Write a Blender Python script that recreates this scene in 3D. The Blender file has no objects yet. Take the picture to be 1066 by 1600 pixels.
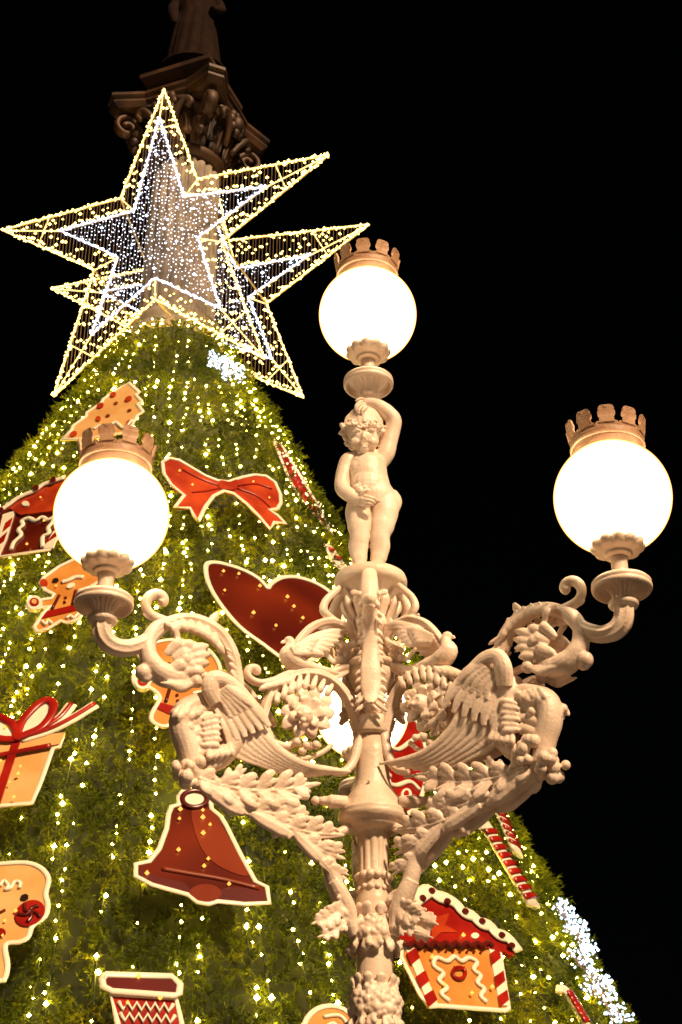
import bpy, bmesh, math, random
import numpy as np
from mathutils import Vector, Matrix
random.seed(7); rng = np.random.default_rng(7)
S = bpy.context.scene
rad = math.radians
# ------------------------------------------------------------ camera
FPX, PITCH = 2400.0, rad(30)                 # focal length in photo pixels (photo 1066 wide)
CAM = Vector((0, 0, 1.6))
F_ = Vector((0, math.cos(PITCH), math.sin(PITCH))); U_ = Vector((0, -math.sin(PITCH), math.cos(PITCH)))
cd = bpy.data.cameras.new('camera'); cam = bpy.data.objects.new('camera', cd); S.collection.objects.link(cam)
cam.location = CAM; cam.rotation_euler = (rad(90) + PITCH, 0, 0)
cd.sensor_fit = 'VERTICAL'; cd.sensor_height = 36; cd.lens = FPX / 1600 * 36
cd.clip_start = .1; cd.clip_end = 2000
cd.dof.use_dof = True; cd.dof.focus_distance = 6.5; cd.dof.aperture_fstop = 11
S.camera = cam
# ------------------------------------------------------------ night sky
W = bpy.data.worlds.new('World'); S.world = W; W.use_nodes = True
wn = W.node_tree; bg = wn.nodes['Background']
sky = wn.nodes.new('ShaderNodeTexSky'); sky.sky_type = 'NISHITA'; sky.sun_disc = False
sky.sun_elevation = rad(3); sky.sun_rotation = rad(160)
wn.links.new(sky.outputs[0], bg.inputs[0]); bg.inputs[1].default_value = 0.0003
# ------------------------------------------------------------ the square's warm general light, from behind the camera
sd = bpy.data.lights.new('sun', 'SUN'); sun = bpy.data.objects.new('sun', sd); S.collection.objects.link(sun)
sd.energy = 5.0; sd.angle = rad(5); sd.color = (1.0, .70, .42)
SUN_FROM = Vector((.62, -1.0, 1.05)).normalized()
sun.rotation_euler = SUN_FROM.to_track_quat('Z', 'Y').to_euler()
S.view_settings.view_transform = 'Standard'; S.view_settings.look = 'None'
S.view_settings.exposure = 0.35; S.view_settings.gamma = 1; S.view_settings.use_curve_mapping = False
GLOBE_STRENGTH = 10.0; TREE_BULB = 165.0; STAR_BULB = 7.0

# ------------------------------------------------------------ helpers
def ray(px, py): return F_ + Vector((1, 0, 0)) * ((px - 533) / FPX) + U_ * ((800 - py) / FPX)
def atY(px, py, Y): r = ray(px, py); return CAM + r * (Y / r.y)
def onplane(px, py, p0, n): r = ray(px, py); return CAM + r * ((p0 - CAM).dot(n) / r.dot(n))
def V(*a): return Vector(a)

def node(nt, t, **k):
    n = nt.nodes.new(t)
    for a, b in k.items(): setattr(n, a, b)
    return n
def material(name, c1, c2=None, rough=.5, metal=0, scale=8, bump=0, bscale=40, spec=.5, contrast=(.35, .65), detail=4):
    m = bpy.data.materials.new(name); m.use_nodes = True; nt = m.node_tree
    b = nt.nodes['Principled BSDF']; b.inputs['Roughness'].default_value = rough; b.inputs['Metallic'].default_value = metal
    b.inputs['Specular IOR Level'].default_value = spec
    b.inputs['Base Color'].default_value = (*c1, 1)
    tc = node(nt, 'ShaderNodeTexCoord')
    if c2:
        n = node(nt, 'ShaderNodeTexNoise'); n.inputs['Scale'].default_value = scale; n.inputs['Detail'].default_value = detail
        nt.links.new(tc.outputs['Object'], n.inputs['Vector'])
        r = node(nt, 'ShaderNodeValToRGB'); r.color_ramp.elements[0].position = contrast[0]; r.color_ramp.elements[1].position = contrast[1]
        r.color_ramp.elements[0].color = (*c2, 1); r.color_ramp.elements[1].color = (*c1, 1)
        nt.links.new(n.outputs['Fac'], r.inputs['Fac']); nt.links.new(r.outputs['Color'], b.inputs['Base Color'])
    if bump:
        n2 = node(nt, 'ShaderNodeTexNoise'); n2.inputs['Scale'].default_value = bscale; n2.inputs['Detail'].default_value = 5
        nt.links.new(tc.outputs['Object'], n2.inputs['Vector'])
        bp = node(nt, 'ShaderNodeBump'); bp.inputs['Strength'].default_value = bump; bp.inputs['Distance'].default_value = .01
        nt.links.new(n2.outputs['Fac'], bp.inputs['Height']); nt.links.new(bp.outputs['Normal'], b.inputs['Normal'])
    return m
def emitter(name, col, strength, rim=None):
    m = bpy.data.materials.new(name); m.use_nodes = True; nt = m.node_tree
    nt.nodes.remove(nt.nodes['Principled BSDF'])
    e = node(nt, 'ShaderNodeEmission'); e.inputs[0].default_value = (*col, 1); e.inputs[1].default_value = strength
    nt.links.new(e.outputs[0], nt.nodes['Material Output'].inputs[0])
    if rim:                       # thick opal glass gives less and warmer light towards its edge
        lw = node(nt, 'ShaderNodeLayerWeight'); lw.inputs[0].default_value = .5
        r = node(nt, 'ShaderNodeValToRGB'); cr = r.color_ramp
        cr.elements[0].position = 0; cr.elements[0].color = (*col, 1)
        cr.elements[1].position = 1; cr.elements[1].color = (*rim, 1)
        e2 = cr.elements.new(.60); e2.color = (*col, 1)
        e3 = cr.elements.new(.76); e3.color = (.42, .24, .075, 1)
        e4 = cr.elements.new(.90); e4.color = (.20, .075, .014, 1)
        nt.links.new(lw.outputs['Facing'], r.inputs[0]); nt.links.new(r.outputs[0], e.inputs[0])
    return m

M = {}
M['crown'] = material('copper_toned_crown', (.54, .33, .20), (.38, .20, .11), rough=.5, scale=12, bump=.3, bscale=50)  # crowns are darker and browner than the rest of the iron
M['iron'] = material('painted_cast_iron', (.80, .635, .52), (.65, .49, .37), rough=.42, scale=10, bump=.25, bscale=90, contrast=(.3, .6))
M['iron_dark'] = material('painted_cast_iron_shaft', (.72, .565, .44), (.56, .42, .30), rough=.42, scale=8, bump=.25, bscale=60, contrast=(.3, .58))
M['globe'] = emitter('opal_globe', (1, .78, .48), GLOBE_STRENGTH, (.075, .016, .002))
M['needles'] = None
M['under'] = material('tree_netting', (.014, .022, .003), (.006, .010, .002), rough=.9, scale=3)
M['cable'] = material('dark_green_cable', (.02, .03, .012), rough=.6)
M['bulb'] = emitter('warm_bulb', (1, .66, .085), TREE_BULB)
M['board_glint'] = emitter('amber_glint', (1, .40, .07), 1.7)  # glowing stand-in for bulb light glinting on and through the boards
M['bulb_white'] = emitter('cool_white_bulb', (.62, .80, 1), 4)
M['star_warm'] = emitter('star_warm_bulb', (1, .68, .17), STAR_BULB)
M['star_rope'] = emitter('star_warm_rope', (1, .64, .20), 3.0)
M['star_white'] = emitter('star_white_bulb', (.66, .74, 1), STAR_BULB)
M['star_wrope'] = emitter('star_white_rope', (.58, .66, 1), 2.6)
M['star_small'] = emitter('star_small_bulb', (1, .70, .36), 2.4)
M['star_cool'] = emitter('star_small_cool_bulb', (.80, .85, 1), 5.5)
M['frame_gold'] = material('star_frame_paint', (.75, .52, .22), rough=.4, metal=.3)
M['wire'] = material('star_wire', (.20, .13, .08), rough=.5, metal=.2)
M['cream'] = material('cream_board', (.84, .78, .62), (.80, .72, .56), rough=.35, scale=2)
M['red'] = material('red_board', (.38, .016, .008), (.22, .006, .004), rough=.25, scale=2.4, detail=2)
M['bowred'] = material('bow_red_board', (.52, .062, .013), (.30, .022, .007), rough=.25, scale=2.2, detail=2)
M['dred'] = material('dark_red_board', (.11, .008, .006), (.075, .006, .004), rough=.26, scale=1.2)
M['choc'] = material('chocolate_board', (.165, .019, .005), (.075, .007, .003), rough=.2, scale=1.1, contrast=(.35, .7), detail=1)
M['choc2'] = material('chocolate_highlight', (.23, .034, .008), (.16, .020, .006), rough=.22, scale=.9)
M['ginger'] = material('gingerbread_board', (.66, .30, .07), (.52, .19, .035), rough=.3, scale=2)
M['ginger2'] = material('pale_gingerbread', (.72, .43, .17), (.62, .32, .10), rough=.3, scale=2)
M['black'] = material('black_print', (.02, .008, .006), rough=.3)
M['stone'] = material('column_stone', (.30, .24, .18), (.15, .12, .09), rough=.8, scale=3, bump=.5, bscale=8)
M['top_dim'] = material('dim_column_top', (.075, .030, .009), (.014, .005, .002), rough=.6, metal=.2, scale=2.2, bump=.8, bscale=6)  # dim light at the column top is put into this dark colour
M['top_dimmer'] = material('dimmer_column_top', (.020, .008, .004), (.008, .003, .002), rough=.9, metal=0, spec=.1, scale=2, bump=.6, bscale=6)  # drum and statue: their fading into the night is in the colour
M['paving'] = material('low_bounce_paving', (.075, .07, .065), (.045, .04, .04), rough=.6, scale=2, bump=.4, bscale=12)  # unseen ground, coloured dark to cut the light bounced from below

def link(o, parent=None):
    S.collection.objects.link(o)
    if parent: o.parent = parent
    return o
def thing(name, label, cat, loc=(0, 0, 0), group=None):
    o = bpy.data.objects.new(name, None); o.empty_display_size = .2; link(o); o.location = loc
    o['label'] = label; o['category'] = cat
    if group: o['group'] = group
    return o
def meshobj(name, verts, faces, mat, parent=None, smooth=True, loc=None):
    me = bpy.data.meshes.new(name); me.from_pydata([tuple(v) for v in verts], [], faces)
    me.materials.append(mat)
    if smooth: me.polygons.foreach_set('use_smooth', [True] * len(me.polygons))
    o = bpy.data.objects.new(name, me); link(o, parent)
    if loc is not None: o.location = loc
    return o

class MB:
    """collects closed shapes"""
    def __init__(s): s.v = []; s.f = []
    def add(s, v, f):
        n = len(s.v); s.v += [tuple(a) for a in v]; s.f += [tuple(i + n for i in q) for q in f]
    def build(s, name, mat, parent=None, smooth=True): return meshobj(name, s.v, s.f, mat, parent, smooth)
    def tube(s, pts, rr, ref=(0, 1, 0), n=10, sub=4, flute=0, fl=0.0):
        """pts: 3D points, rr: radius or (in-plane, across) per point; smooth path, capped"""
        pts = [Vector(p) for p in pts]
        rr = [(r, r) if not isinstance(r, (tuple, list)) else tuple(r) for r in rr]
        P = []; Rr = []
        m = len(pts)
        for i in range(m - 1):
            p0, p1, p2, p3 = pts[max(i - 1, 0)], pts[i], pts[i + 1], pts[min(i + 2, m - 1)]
            for k in range(sub):
                t = k / sub
                P.append(.5 * ((2 * p1) + (p2 - p0) * t + (2 * p0 - 5 * p1 + 4 * p2 - p3) * t * t + (3 * p1 - p0 - 3 * p2 + p3) * t ** 3))
                u = t * t * (3 - 2 * t)
                Rr.append(tuple(rr[i][j] * (1 - u) + rr[i + 1][j] * u for j in (0, 1)))
        P.append(pts[-1]); Rr.append(rr[-1])
        ref = Vector(ref); V_ = []; F = []
        K = len(P)
        for i, p in enumerate(P):
            T = (P[min(i + 1, K - 1)] - P[max(i - 1, 0)])
            if T.length < 1e-7: T = Vector((0, 0, 1))
            T.normalize()
            B = ref - T * ref.dot(T)
            if B.length < 1e-3: B = Vector((1, .1, .2)) - T * Vector((1, .1, .2)).dot(T)
            B.normalize(); N = T.cross(B)
            for q in range(n):
                a = 2 * math.pi * q / n
                k = 1 + (fl * math.cos(flute * a) if flute else 0)
                V_.append(p + N * (math.cos(a) * Rr[i][0] * k) + B * (math.sin(a) * Rr[i][1] * k))
        for i in range(K - 1):
            for q in range(n):
                F.append((i * n + q, i * n + (q + 1) % n, (i + 1) * n + (q + 1) % n, (i + 1) * n + q))
        F.append(tuple(range(n))[::-1]); F.append(tuple((K - 1) * n + q for q in range(n)))
        s.add(V_, F)
    def ball(s, c, r, n=10, m=6, rot=None):
        r = (r, r, r) if not isinstance(r, (tuple, list)) else r
        c = Vector(c); v = [Vector((0, 0, 1))]; f = []
        for i in range(1, m):
            a = math.pi * i / m
            for q in range(n):
                b = 2 * math.pi * q / n; v.append(Vector((math.sin(a) * math.cos(b), math.sin(a) * math.sin(b), math.cos(a))))
        v.append(Vector((0, 0, -1)))
        for q in range(n): f.append((0, 1 + q, 1 + (q + 1) % n))
        for i in range(m - 2):
            for q in range(n):
                a = 1 + i * n; f.append((a + q, a + n + q, a + n + (q + 1) % n, a + (q + 1) % n))
        L = len(v) - 1
        for q in range(n): f.append((L, L - n + (q + 1) % n, L - n + q))
        out = []
        for w in v:
            w = Vector((w.x * r[0], w.y * r[1], w.z * r[2]))
            if rot: w = rot @ w
            out.append(c + w)
        s.add(out, f)
    def lobe(s, a, b, w, th=None, bend=0., lift=0., ref=(0, 1, 0), n=8):
        """a leaf lobe from a to b, widest past the middle, bent in its plane, tip lifted along ref"""
        a, b = Vector(a), Vector(b); th = th or w * .5; ref = Vector(ref).normalized()
        d = b - a; side = d.cross(ref)
        m1 = a + d * .35 + side * bend + ref * lift * .5; m2 = a + d * .72 + side * bend * .8 + ref * lift * 1.1
        s.tube([a, m1, m2, b + ref * lift * .4], [(w * .55, th * .8), (w * .95, th), (w, th), (w * .35, th * .5)], ref, n, 3)
    def leaf(s, pts, w, n=6, side=(-1, 1), ref=(0, 1, 0), lift=.25, long=1.05):
        """acanthus leaf: flat blade, raised midrib, long swept-forward lobes"""
        pts = [Vector(p) for p in pts]; ref = Vector(ref).normalized(); m = len(pts)
        Ls = [0]
        for i in range(m - 1): Ls.append(Ls[-1] + (pts[i + 1] - pts[i]).length)
        def ev(u):
            d = u * Ls[-1]
            for i in range(m - 1):
                if d <= Ls[i + 1] or i == m - 2:
                    k = (d - Ls[i]) / max(Ls[i + 1] - Ls[i], 1e-6); return pts[i].lerp(pts[i + 1], k), (pts[i + 1] - pts[i]).normalized()
        s.tube(pts, [(w * .56 * (1 - .6 * i / (m - 1)), w * .08) for i in range(m)], ref, 10, 3)
        s.tube([p + ref * w * .12 for p in pts], [w * .085 * (1.2 - .7 * i / (m - 1)) for i in range(m)], ref, 8, 3)
        for i in range(n):
            u = (i + .1) / n; p, T = ev(u)
            k = (.75 + .35 * math.sin(math.pi * u)) * (1 if u < .75 else .8)
            for sg in side:
                N = T.cross(ref) * sg; L = w * k * random.uniform(.9, 1.1); wd = w * .235
                root = p + N * L * .08
                tip = p + N * L * .84 + T * L * long; mid = p + N * L * .62 + T * L * long * .42
                s.tube([root, mid + ref * L * lift * .8, p + N * L * .86 + T * L * long * .78 + ref * L * lift, tip + ref * L * lift * .5], [(wd * .9, wd * .7), (wd * 1.35, wd * .55), (wd * 1.1, wd * .5), (wd * .4, wd * .3)], ref, 8, 3)
                t2 = p + N * L * .55 + T * L * (long + .28)
                s.tube([root + T * L * .2, p + N * L * .40 + T * L * long * .65 + ref * L * lift * .6, t2 + ref * L * lift * .4], [(wd * .8, wd * .6), (wd, wd * .6), (wd * .35, wd * .3)], ref, 8, 3)
        p, T = ev(1.0); s.tube([p - T * w * .4, p + T * w * .25, p + T * w * .65], [(w * .16, w * .1), (w * .18, w * .12), (w * .05, w * .05)], ref, 8, 3)

def fuse(o, vox=.004, it=3, fac=.5):
    """cast the collected shapes into one skin"""
    mod = o.modifiers.new('r', 'REMESH'); mod.mode = 'VOXEL'; mod.voxel_size = vox; mod.use_smooth_shade = True
    if it:
        sm = o.modifiers.new('s', 'SMOOTH'); sm.iterations = it; sm.factor = fac
    dg = bpy.context.evaluated_depsgraph_get(); dg.update()
    me = bpy.data.meshes.new_from_object(o.evaluated_get(dg)); old = o.data
    o.modifiers.clear(); o.data = me
    me.polygons.foreach_set('use_smooth', [True] * len(me.polygons))
    if not me.materials: me.materials.append(old.materials[0])
    return o

def lathe(prof, n=64, fl=None, cap=True):
    """prof [(r, z, amp)], flutes fl; returns verts, faces"""
    v = []; f = []
    for i, q in enumerate(prof):
        r, z = q[0], q[1]; am = q[2] if len(q) > 2 else 0
        for k in range(n):
            a = 2 * math.pi * k / n
            rr = r * (1 + (am * (abs(math.cos(fl * a / 2)) - .6) if fl and am else 0))
            v.append((rr * math.cos(a), rr * math.sin(a), z))
    for i in range(len(prof) - 1):
        for k in range(n): f.append((i * n + k, i * n + (k + 1) % n, (i + 1) * n + (k + 1) % n, (i + 1) * n + k))
    if cap: f.append(tuple(range(n))[::-1]); f.append(tuple((len(prof) - 1) * n + k for k in range(n)))
    return v, f
def octas(P, r):
    """many small bulbs in one mesh from numpy positions"""
    P = np.asarray(P, float); r = np.broadcast_to(np.asarray(r, float), (len(P),))
    o = np.array([(1, 0, 0), (-1, 0, 0), (0, 1, 0), (0, -1, 0), (0, 0, 1.25), (0, 0, -.9)])
    v = (P[:, None, :] + o[None] * r[:, None, None]).reshape(-1, 3)
    t = np.array([(0, 2, 4), (2, 1, 4), (1, 3, 4), (3, 0, 4), (2, 0, 5), (1, 2, 5), (3, 1, 5), (0, 3, 5)])
    return v, (np.arange(len(P))[:, None, None] * 6 + t[None]).reshape(-1, 3)
def npmesh(name, v, t, mat, parent=None, smooth=False):
    me = bpy.data.meshes.new(name); v = np.ascontiguousarray(v, dtype=np.float32); t = np.ascontiguousarray(t, dtype=np.int32)
    me.vertices.add(len(v)); me.vertices.foreach_set('co', v.ravel())
    me.loops.add(t.size); me.loops.foreach_set('vertex_index', t.ravel())
    me.polygons.add(len(t)); me.polygons.foreach_set('loop_start', np.arange(0, t.size, t.shape[1], dtype=np.int32))
    me.update(calc_edges=True); me.materials.append(mat)
    if smooth: me.polygons.foreach_set('use_smooth', [True] * len(me.polygons))
    o = bpy.data.objects.new(name, me); link(o, parent); return o

# ------------------------------------------------------------ ground
g = meshobj('ground', [(-300, -300, 0), (300, -300, 0), (300, 300, 0), (-300, 300, 0)], [(0, 1, 2, 3)], M['paving'], smooth=False)
g['kind'] = 'structure'

# ============================================================ MONUMENT COLUMN
CX, CY = -2.93, 22.0
SN = Vector((math.sin(rad(21.5)), math.cos(rad(21.5)), 0)); SH = Vector((SN.y, -SN.x, 0))     # star plane normal / in-plane
def cz(py, px=290): return atY(px, py, CY).z
col = thing('monument_column', 'tall stone monument column with dark leafy capital and statue rising out of the tree top behind the star', 'monument', (CX, CY, 0))
v, f = lathe([(.70, .0), (.66, 17.6), (.64, 17.7), (.64, 18.4), (.60, cz(262)), ], 96, 20)
fl_prof = [(.655, 17.6, .10), (.64, 19, .10), (.62, 21, .10), (.60, cz(280), .10)]
v, f = lathe([(.72, 0.0), (.70, 17.2)] + fl_prof, 160, 20)
meshobj('shaft', v, f, M['stone'], col)
zb = 17.62
v, f = lathe([(.66, zb - .3), (.84, zb - .25), (.84, zb + .12), (.78, zb + .18), (.82, zb + .25), (.82, zb + .33), (.72, zb + .42), (.66, zb + .5)], 64)
meshobj('base_ring', v, f, M['stone'], col)
z0 = cz(268)
v, f = lathe([(.58, z0 - .12), (.70, z0 - .10), (.74, z0 - .02), (.72, z0 + .06), (.62, z0 + .1), (.66, z0 + .4), (.78, z0 + .7), (.95, z0 + .85), (.98, z0 + .92), (.6, z0 + .95)], 64)
meshobj('capital', v, f, M['top_dim'], col)
cap = col.children[-1]
for row, (zz, hh, rr, nn) in enumerate(((z0 + .08, .50, .72, 12), (z0 + .25, .62, .78, 8))):
    for k in range(nn):
        a = 2 * math.pi * (k + .5 * row) / nn + rad(21.5)
        mb = MB(); ca, sa = math.cos(a), math.sin(a)
        def rp(r, z, t=0): return V(r * ca - t * sa, r * sa + t * ca, z)
        wv = .165 if row == 0 else .19
        mb.tube([rp(rr - .03, zz), rp(rr + .03, zz + hh * .5), rp(rr + .10, zz + hh * .88), rp(rr + .15 + .12 * row, zz + hh), rp(rr + .14 + .16 * row, zz + hh * .92)],
                [(.05, wv * .9), (.06, wv), (.06, wv), (.05, wv * .9), (.03, wv * .6)], (-sa, ca, 0), 12, 4)
        mb.tube([rp(rr + .03, zz), rp(rr + .10, zz + hh * .5), rp(rr + .19, zz + hh * .9)], [(.03, .025)] * 3, (-sa, ca, 0), 6, 3)
        for t in (-wv * .6, wv * .6):
            mb.tube([rp(rr + .01, zz, t), rp(rr + .08, zz + hh * .5, t), rp(rr + .16, zz + hh * .86, t)], [(.025, .02)] * 3, (-sa, ca, 0), 6, 3)
        mb.build('capital_leaf', M['top_dim'], cap)
zA = z0 + .95
ang0 = math.atan2(-SN.y, -SN.x)                                     # the face that looks towards the square
for k in range(4):
    a = ang0 + math.pi / 4 + k * math.pi / 2; ca, sa = math.cos(a), math.sin(a)
    def rp(r, z, t=0): return V(r * ca - t * sa, r * sa + t * ca, z)
    mb = MB()
    sp = [rp(.8, zA - .65), rp(.95, zA - .35), rp(1.18, zA - .1)]
    for i in range(12):
        th = rad(80 - i * 38); q = .23 * (1 - i / 15); sp.append(rp(1.22 + q * math.cos(th), zA - .32 + q * math.sin(th)))
    mb.tube(sp, [(.07, .13)] * 3 + [(.06, .12 - .004 * i) for i in range(12)], (-sa, ca, 0), 8, 2)
    for i in range(7):
        mb.ball(rp(1.0 + .09 * random.random(), zA - .8 + i * .1, random.uniform(-.12, .12)), random.uniform(.06, .11), 7, 5)
    mb.build('volute', M['top_dim'], cap)
    a2 = ang0 + k * math.pi / 2; ca, sa = math.cos(a2), math.sin(a2)
    mb = MB()
    mb.ball(rp(1.02, zA - .12), (.14, .14, .18), 10, 6)
    for i in range(8):
        b = i * math.pi / 4; mb.ball(rp(1.0, zA - .12 + .2 * math.sin(b), .2 * math.cos(b)), (.09, .09, .11), 7, 5)
    for t in (-1, 1):
        mb.tube([rp(.86, zA - .7, t * .12), rp(1.0, zA - .35, t * .28), rp(1.02, zA - .16, t * .45), rp(1.0, zA - .26, t * .56), rp(1.0, zA - .36, t * .48)], [.05, .07, .07, .06, .05], (ca, sa, 0), 8, 3)
    mb.build('capital_flower', M['top_dim'], cap)
def abacus(Rc, mid, z, h, name, mat, par):
    pts = []
    for k in range(4):
        a = ang0 + math.pi / 4 + k * math.pi / 2
        for d in (-.10, .10): pts.append((Rc * math.cos(a + d), Rc * math.sin(a + d)))
        for u in (.25, .5, .75):
            b = a + u * math.pi / 2; r = mid + (Rc * .80 - mid) * abs(2 * u - 1) ** 1.6; pts.append((r * math.cos(b), r * math.sin(b)))
    n = len(pts); v = []
    for (s_, zz) in ((.93, z), (1, z + h * .35), (1, z + h * .5), (.95, z + h * .55), (1.03, z + h * .8), (1.03, z + h)):
        v += [(x * s_, y * s_, zz) for x, y in pts]
    f = [tuple(range(n))[::-1], tuple(5 * n + i for i in range(n))]
    for j in range(5): f += [(j * n + i, j * n + (i + 1) % n, (j + 1) * n + (i + 1) % n, (j + 1) * n + i) for i in range(n)]
    return meshobj(name, v, f, mat, par, False)
abacus(1.56, 1.02, zA, .32, 'abacus', M['top_dim'], col)
def ngon(R, z1, z2, k, name, mat, steps=((1, 0), (1, 1)), rot=0):
    v = []; 
    for s_, u in steps:
        for i in range(k):
            a = ang0 + rot + 2 * math.pi * i / k; v.append((R * s_ * math.cos(a), R * s_ * math.sin(a), z1 + (z2 - z1) * u))
    n = k; f = [tuple(range(n))[::-1], tuple((len(steps) - 1) * n + i for i in range(n))]
    for j in range(len(steps) - 1): f += [(j * n + i, j * n + (i + 1) % n, (j + 1) * n + (i + 1) % n, (j + 1) * n + i) for i in range(n)]
    return meshobj(name, v, f, mat, col, False)
ngon(.98, zA + .32, zA + 1.15, 4, 'pedestal', M['top_dim'], ((1.05, 0), (1.05, .15), (.86, .25), (.86, .72), (1.0, .8), (1.08, .88), (1.08, 1)), math.pi / 4)
ngon(.70, zA + 1.15, zA + 1.5, 24, 'drum', M['top_dimmer'], ((1, 0), (1, .12), (.88, .2), (.86, .8), (1.02, .88), (1.02, 1)))
mb = MB()
zs = zA + 1.5
for i in range(16):                                                 # robe folds
    a = i * math.pi / 8 + random.uniform(-.1, .1); r = random.uniform(.40, .50)
    mb.tube([V(r * math.cos(a), r * math.sin(a), zs), V(r * .85 * math.cos(a + .1), r * .85 * math.sin(a + .1), zs + .9), V(r * .6 * math.cos(a + .2), r * .6 * math.sin(a + .2), zs + 1.7)], [.14, .12, .1], (math.cos(a), math.sin(a), 0), 8, 3)
mb.tube([V(0, 0, zs), V(0, 0, zs + 1), V(0, 0, zs + 1.9), V(0, 0, zs + 2.3), V(0, 0, zs + 2.45)], [.42, .36, .38, .3, .1], (0, 1, 0), 12, 3)
mb.ball((0, 0, zs + 2.72), (.17, .19, .22)); mb.tube([V(.35, 0, zs + 2.2), V(.5, -.1, zs + 1.8), V(.35, -.4, zs + 1.5)], [.13, .11, .07], (0, 1, 0), 8, 3)
mb.tube([V(-.35, 0, zs + 2.2), V(-.5, -.1, zs + 1.8), V(-.4, -.2, zs + 1.3)], [.13, .11, .07], (0, 1, 0), 8, 3)
fuse(mb.build('statue', M['top_dimmer'], col), .03, 1)

# ============================================================ CHRISTMAS TREE
ZA, KC = 19.31, .492                                               # apex height, radius per metre of depth
ZT = 17.62
def cone(phi, z, off=0.):                                          # phi measured from the direction towards the camera, + to the right
    r = (ZA - z) * KC + off
    return V(CX + r * math.sin(phi), CY - r * math.cos(phi), z)
def oncone(px, py, off=0.):
    """nearest hit of a photo pixel's ray with the cone (pushed out by off)"""
    d = ray(px, py); C0 = CAM; K2 = KC * KC; za = ZA + off / KC
    ox, oy, oz = C0.x - CX, C0.y - CY, C0.z - za
    a = d.x ** 2 + d.y ** 2 - K2 * d.z ** 2; b = 2 * (ox * d.x + oy * d.y - K2 * oz * d.z); c = ox ** 2 + oy ** 2 - K2 * oz ** 2
    D = b * b - 4 * a * c
    t = -b / (2 * a) if D < 0 else min(x for x in ((-b - D ** .5) / (2 * a), (-b + D ** .5) / (2 * a)) if x > 0)
    return C0 + d * t
tree = thing('christmas_tree', 'giant cone-shaped green christmas tree of artificial fir wrapped round the monument column', 'christmas tree', (CX, CY, 0))
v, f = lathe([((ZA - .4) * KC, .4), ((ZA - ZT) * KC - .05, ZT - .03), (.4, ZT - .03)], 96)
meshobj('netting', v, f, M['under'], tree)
m = bpy.data.materials.new('fir_needles'); m.use_nodes = True; nt = m.node_tree; b = nt.nodes['Principled BSDF']
b.inputs['Roughness'].default_value = .6; b.inputs['Specular IOR Level'].default_value = .12
tc = node(nt, 'ShaderNodeTexCoord'); n1 = node(nt, 'ShaderNodeTexNoise'); n1.inputs['Scale'].default_value = 1.3; n1.inputs['Detail'].default_value = 5
n2 = node(nt, 'ShaderNodeTexNoise'); n2.inputs['Scale'].default_value = 9; mx = node(nt, 'ShaderNodeMath', operation='MULTIPLY_ADD'); mx.inputs[1].default_value = .45
nt.links.new(tc.outputs['Object'], n1.inputs['Vector']); nt.links.new(tc.outputs['Object'], n2.inputs['Vector'])
nt.links.new(n2.outputs['Fac'], mx.inputs[0]); nt.links.new(n1.outputs['Fac'], mx.inputs[2])
r = node(nt, 'ShaderNodeValToRGB'); r.color_ramp.elements[0].position = .48; r.color_ramp.elements[0].color = (.028, .042, .001, 1)
r.color_ramp.elements[1].position = 1.0; r.color_ramp.elements[1].color = (.26, .27, .004, 1)
e = r.color_ramp.elements.new(.72); e.color = (.086, .118, .002, 1)
nt.links.new(mx.outputs[0], r.inputs[0]); nt.links.new(r.outputs[0], b.inputs['Base Color'])
M['needles'] = m
def foliage():
    N = 88000
    z = ZA - np.sqrt(rng.uniform((ZA - ZT + .1) ** 2, (ZA - 2.6) ** 2, N))
    phi = rng.uniform(-1.95, 1.95, N)
    # wavy clumps: outward offset follows a bumpy field
    u = phi * (ZA - z) * KC
    bump = (np.sin(u * 5.1 + 1.7 * np.sin(z * 3.1)) * np.sin(z * 4.3 + 2 * np.sin(u * 2.3)) + .6 * np.sin(u * 11 + z * 7) * np.sin(z * 9.7 - u * 3))
    off = .07 + .07 * bump + rng.uniform(-.05, .05, N)
    keep = rng.random(N) < np.clip(.78 + .4 * bump, .2, 1)
    z, phi, off = z[keep], phi[keep], off[keep]; N = len(z)
    r = (ZA - z) * KC + off
    P = np.stack([CX + r * np.sin(phi), CY - r * np.cos(phi), z], 1)
    out = np.stack([np.sin(phi), -np.cos(phi), np.full(N, .3)], 1)
    d = out * rng.uniform(.35, 1.0, N)[:, None] + np.array([0, 0, -1]) * rng.uniform(.1, 1.1, N)[:, None] + rng.normal(0, .45, (N, 3))
    d /= np.linalg.norm(d, axis=1)[:, None]
    K = 17
    s = rng.uniform(0, .17, (N, K, 1)); base = P[:, None] + d[:, None] * s
    nd = d[:, None] * .9 + rng.normal(0, .5, (N, K, 3)); nd /= np.linalg.norm(nd, axis=2)[..., None]
    L = rng.uniform(.035, .09, (N, K, 1)); tip = base + nd * L
    w = np.cross(nd, rng.normal(0, 1, (N, K, 3))); w /= np.linalg.norm(w, axis=2)[..., None] + 1e-6; w *= rng.uniform(.004, .009, (N, K, 1))
    v = np.stack([base - w, base + w, tip], 2).reshape(-1, 3) - np.array([CX, CY, 0])
    t = np.arange(len(v)).reshape(-1, 3)
    o = npmesh('foliage', v, t, M['needles'], tree); o['kind'] = 'stuff'
foliage()
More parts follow.
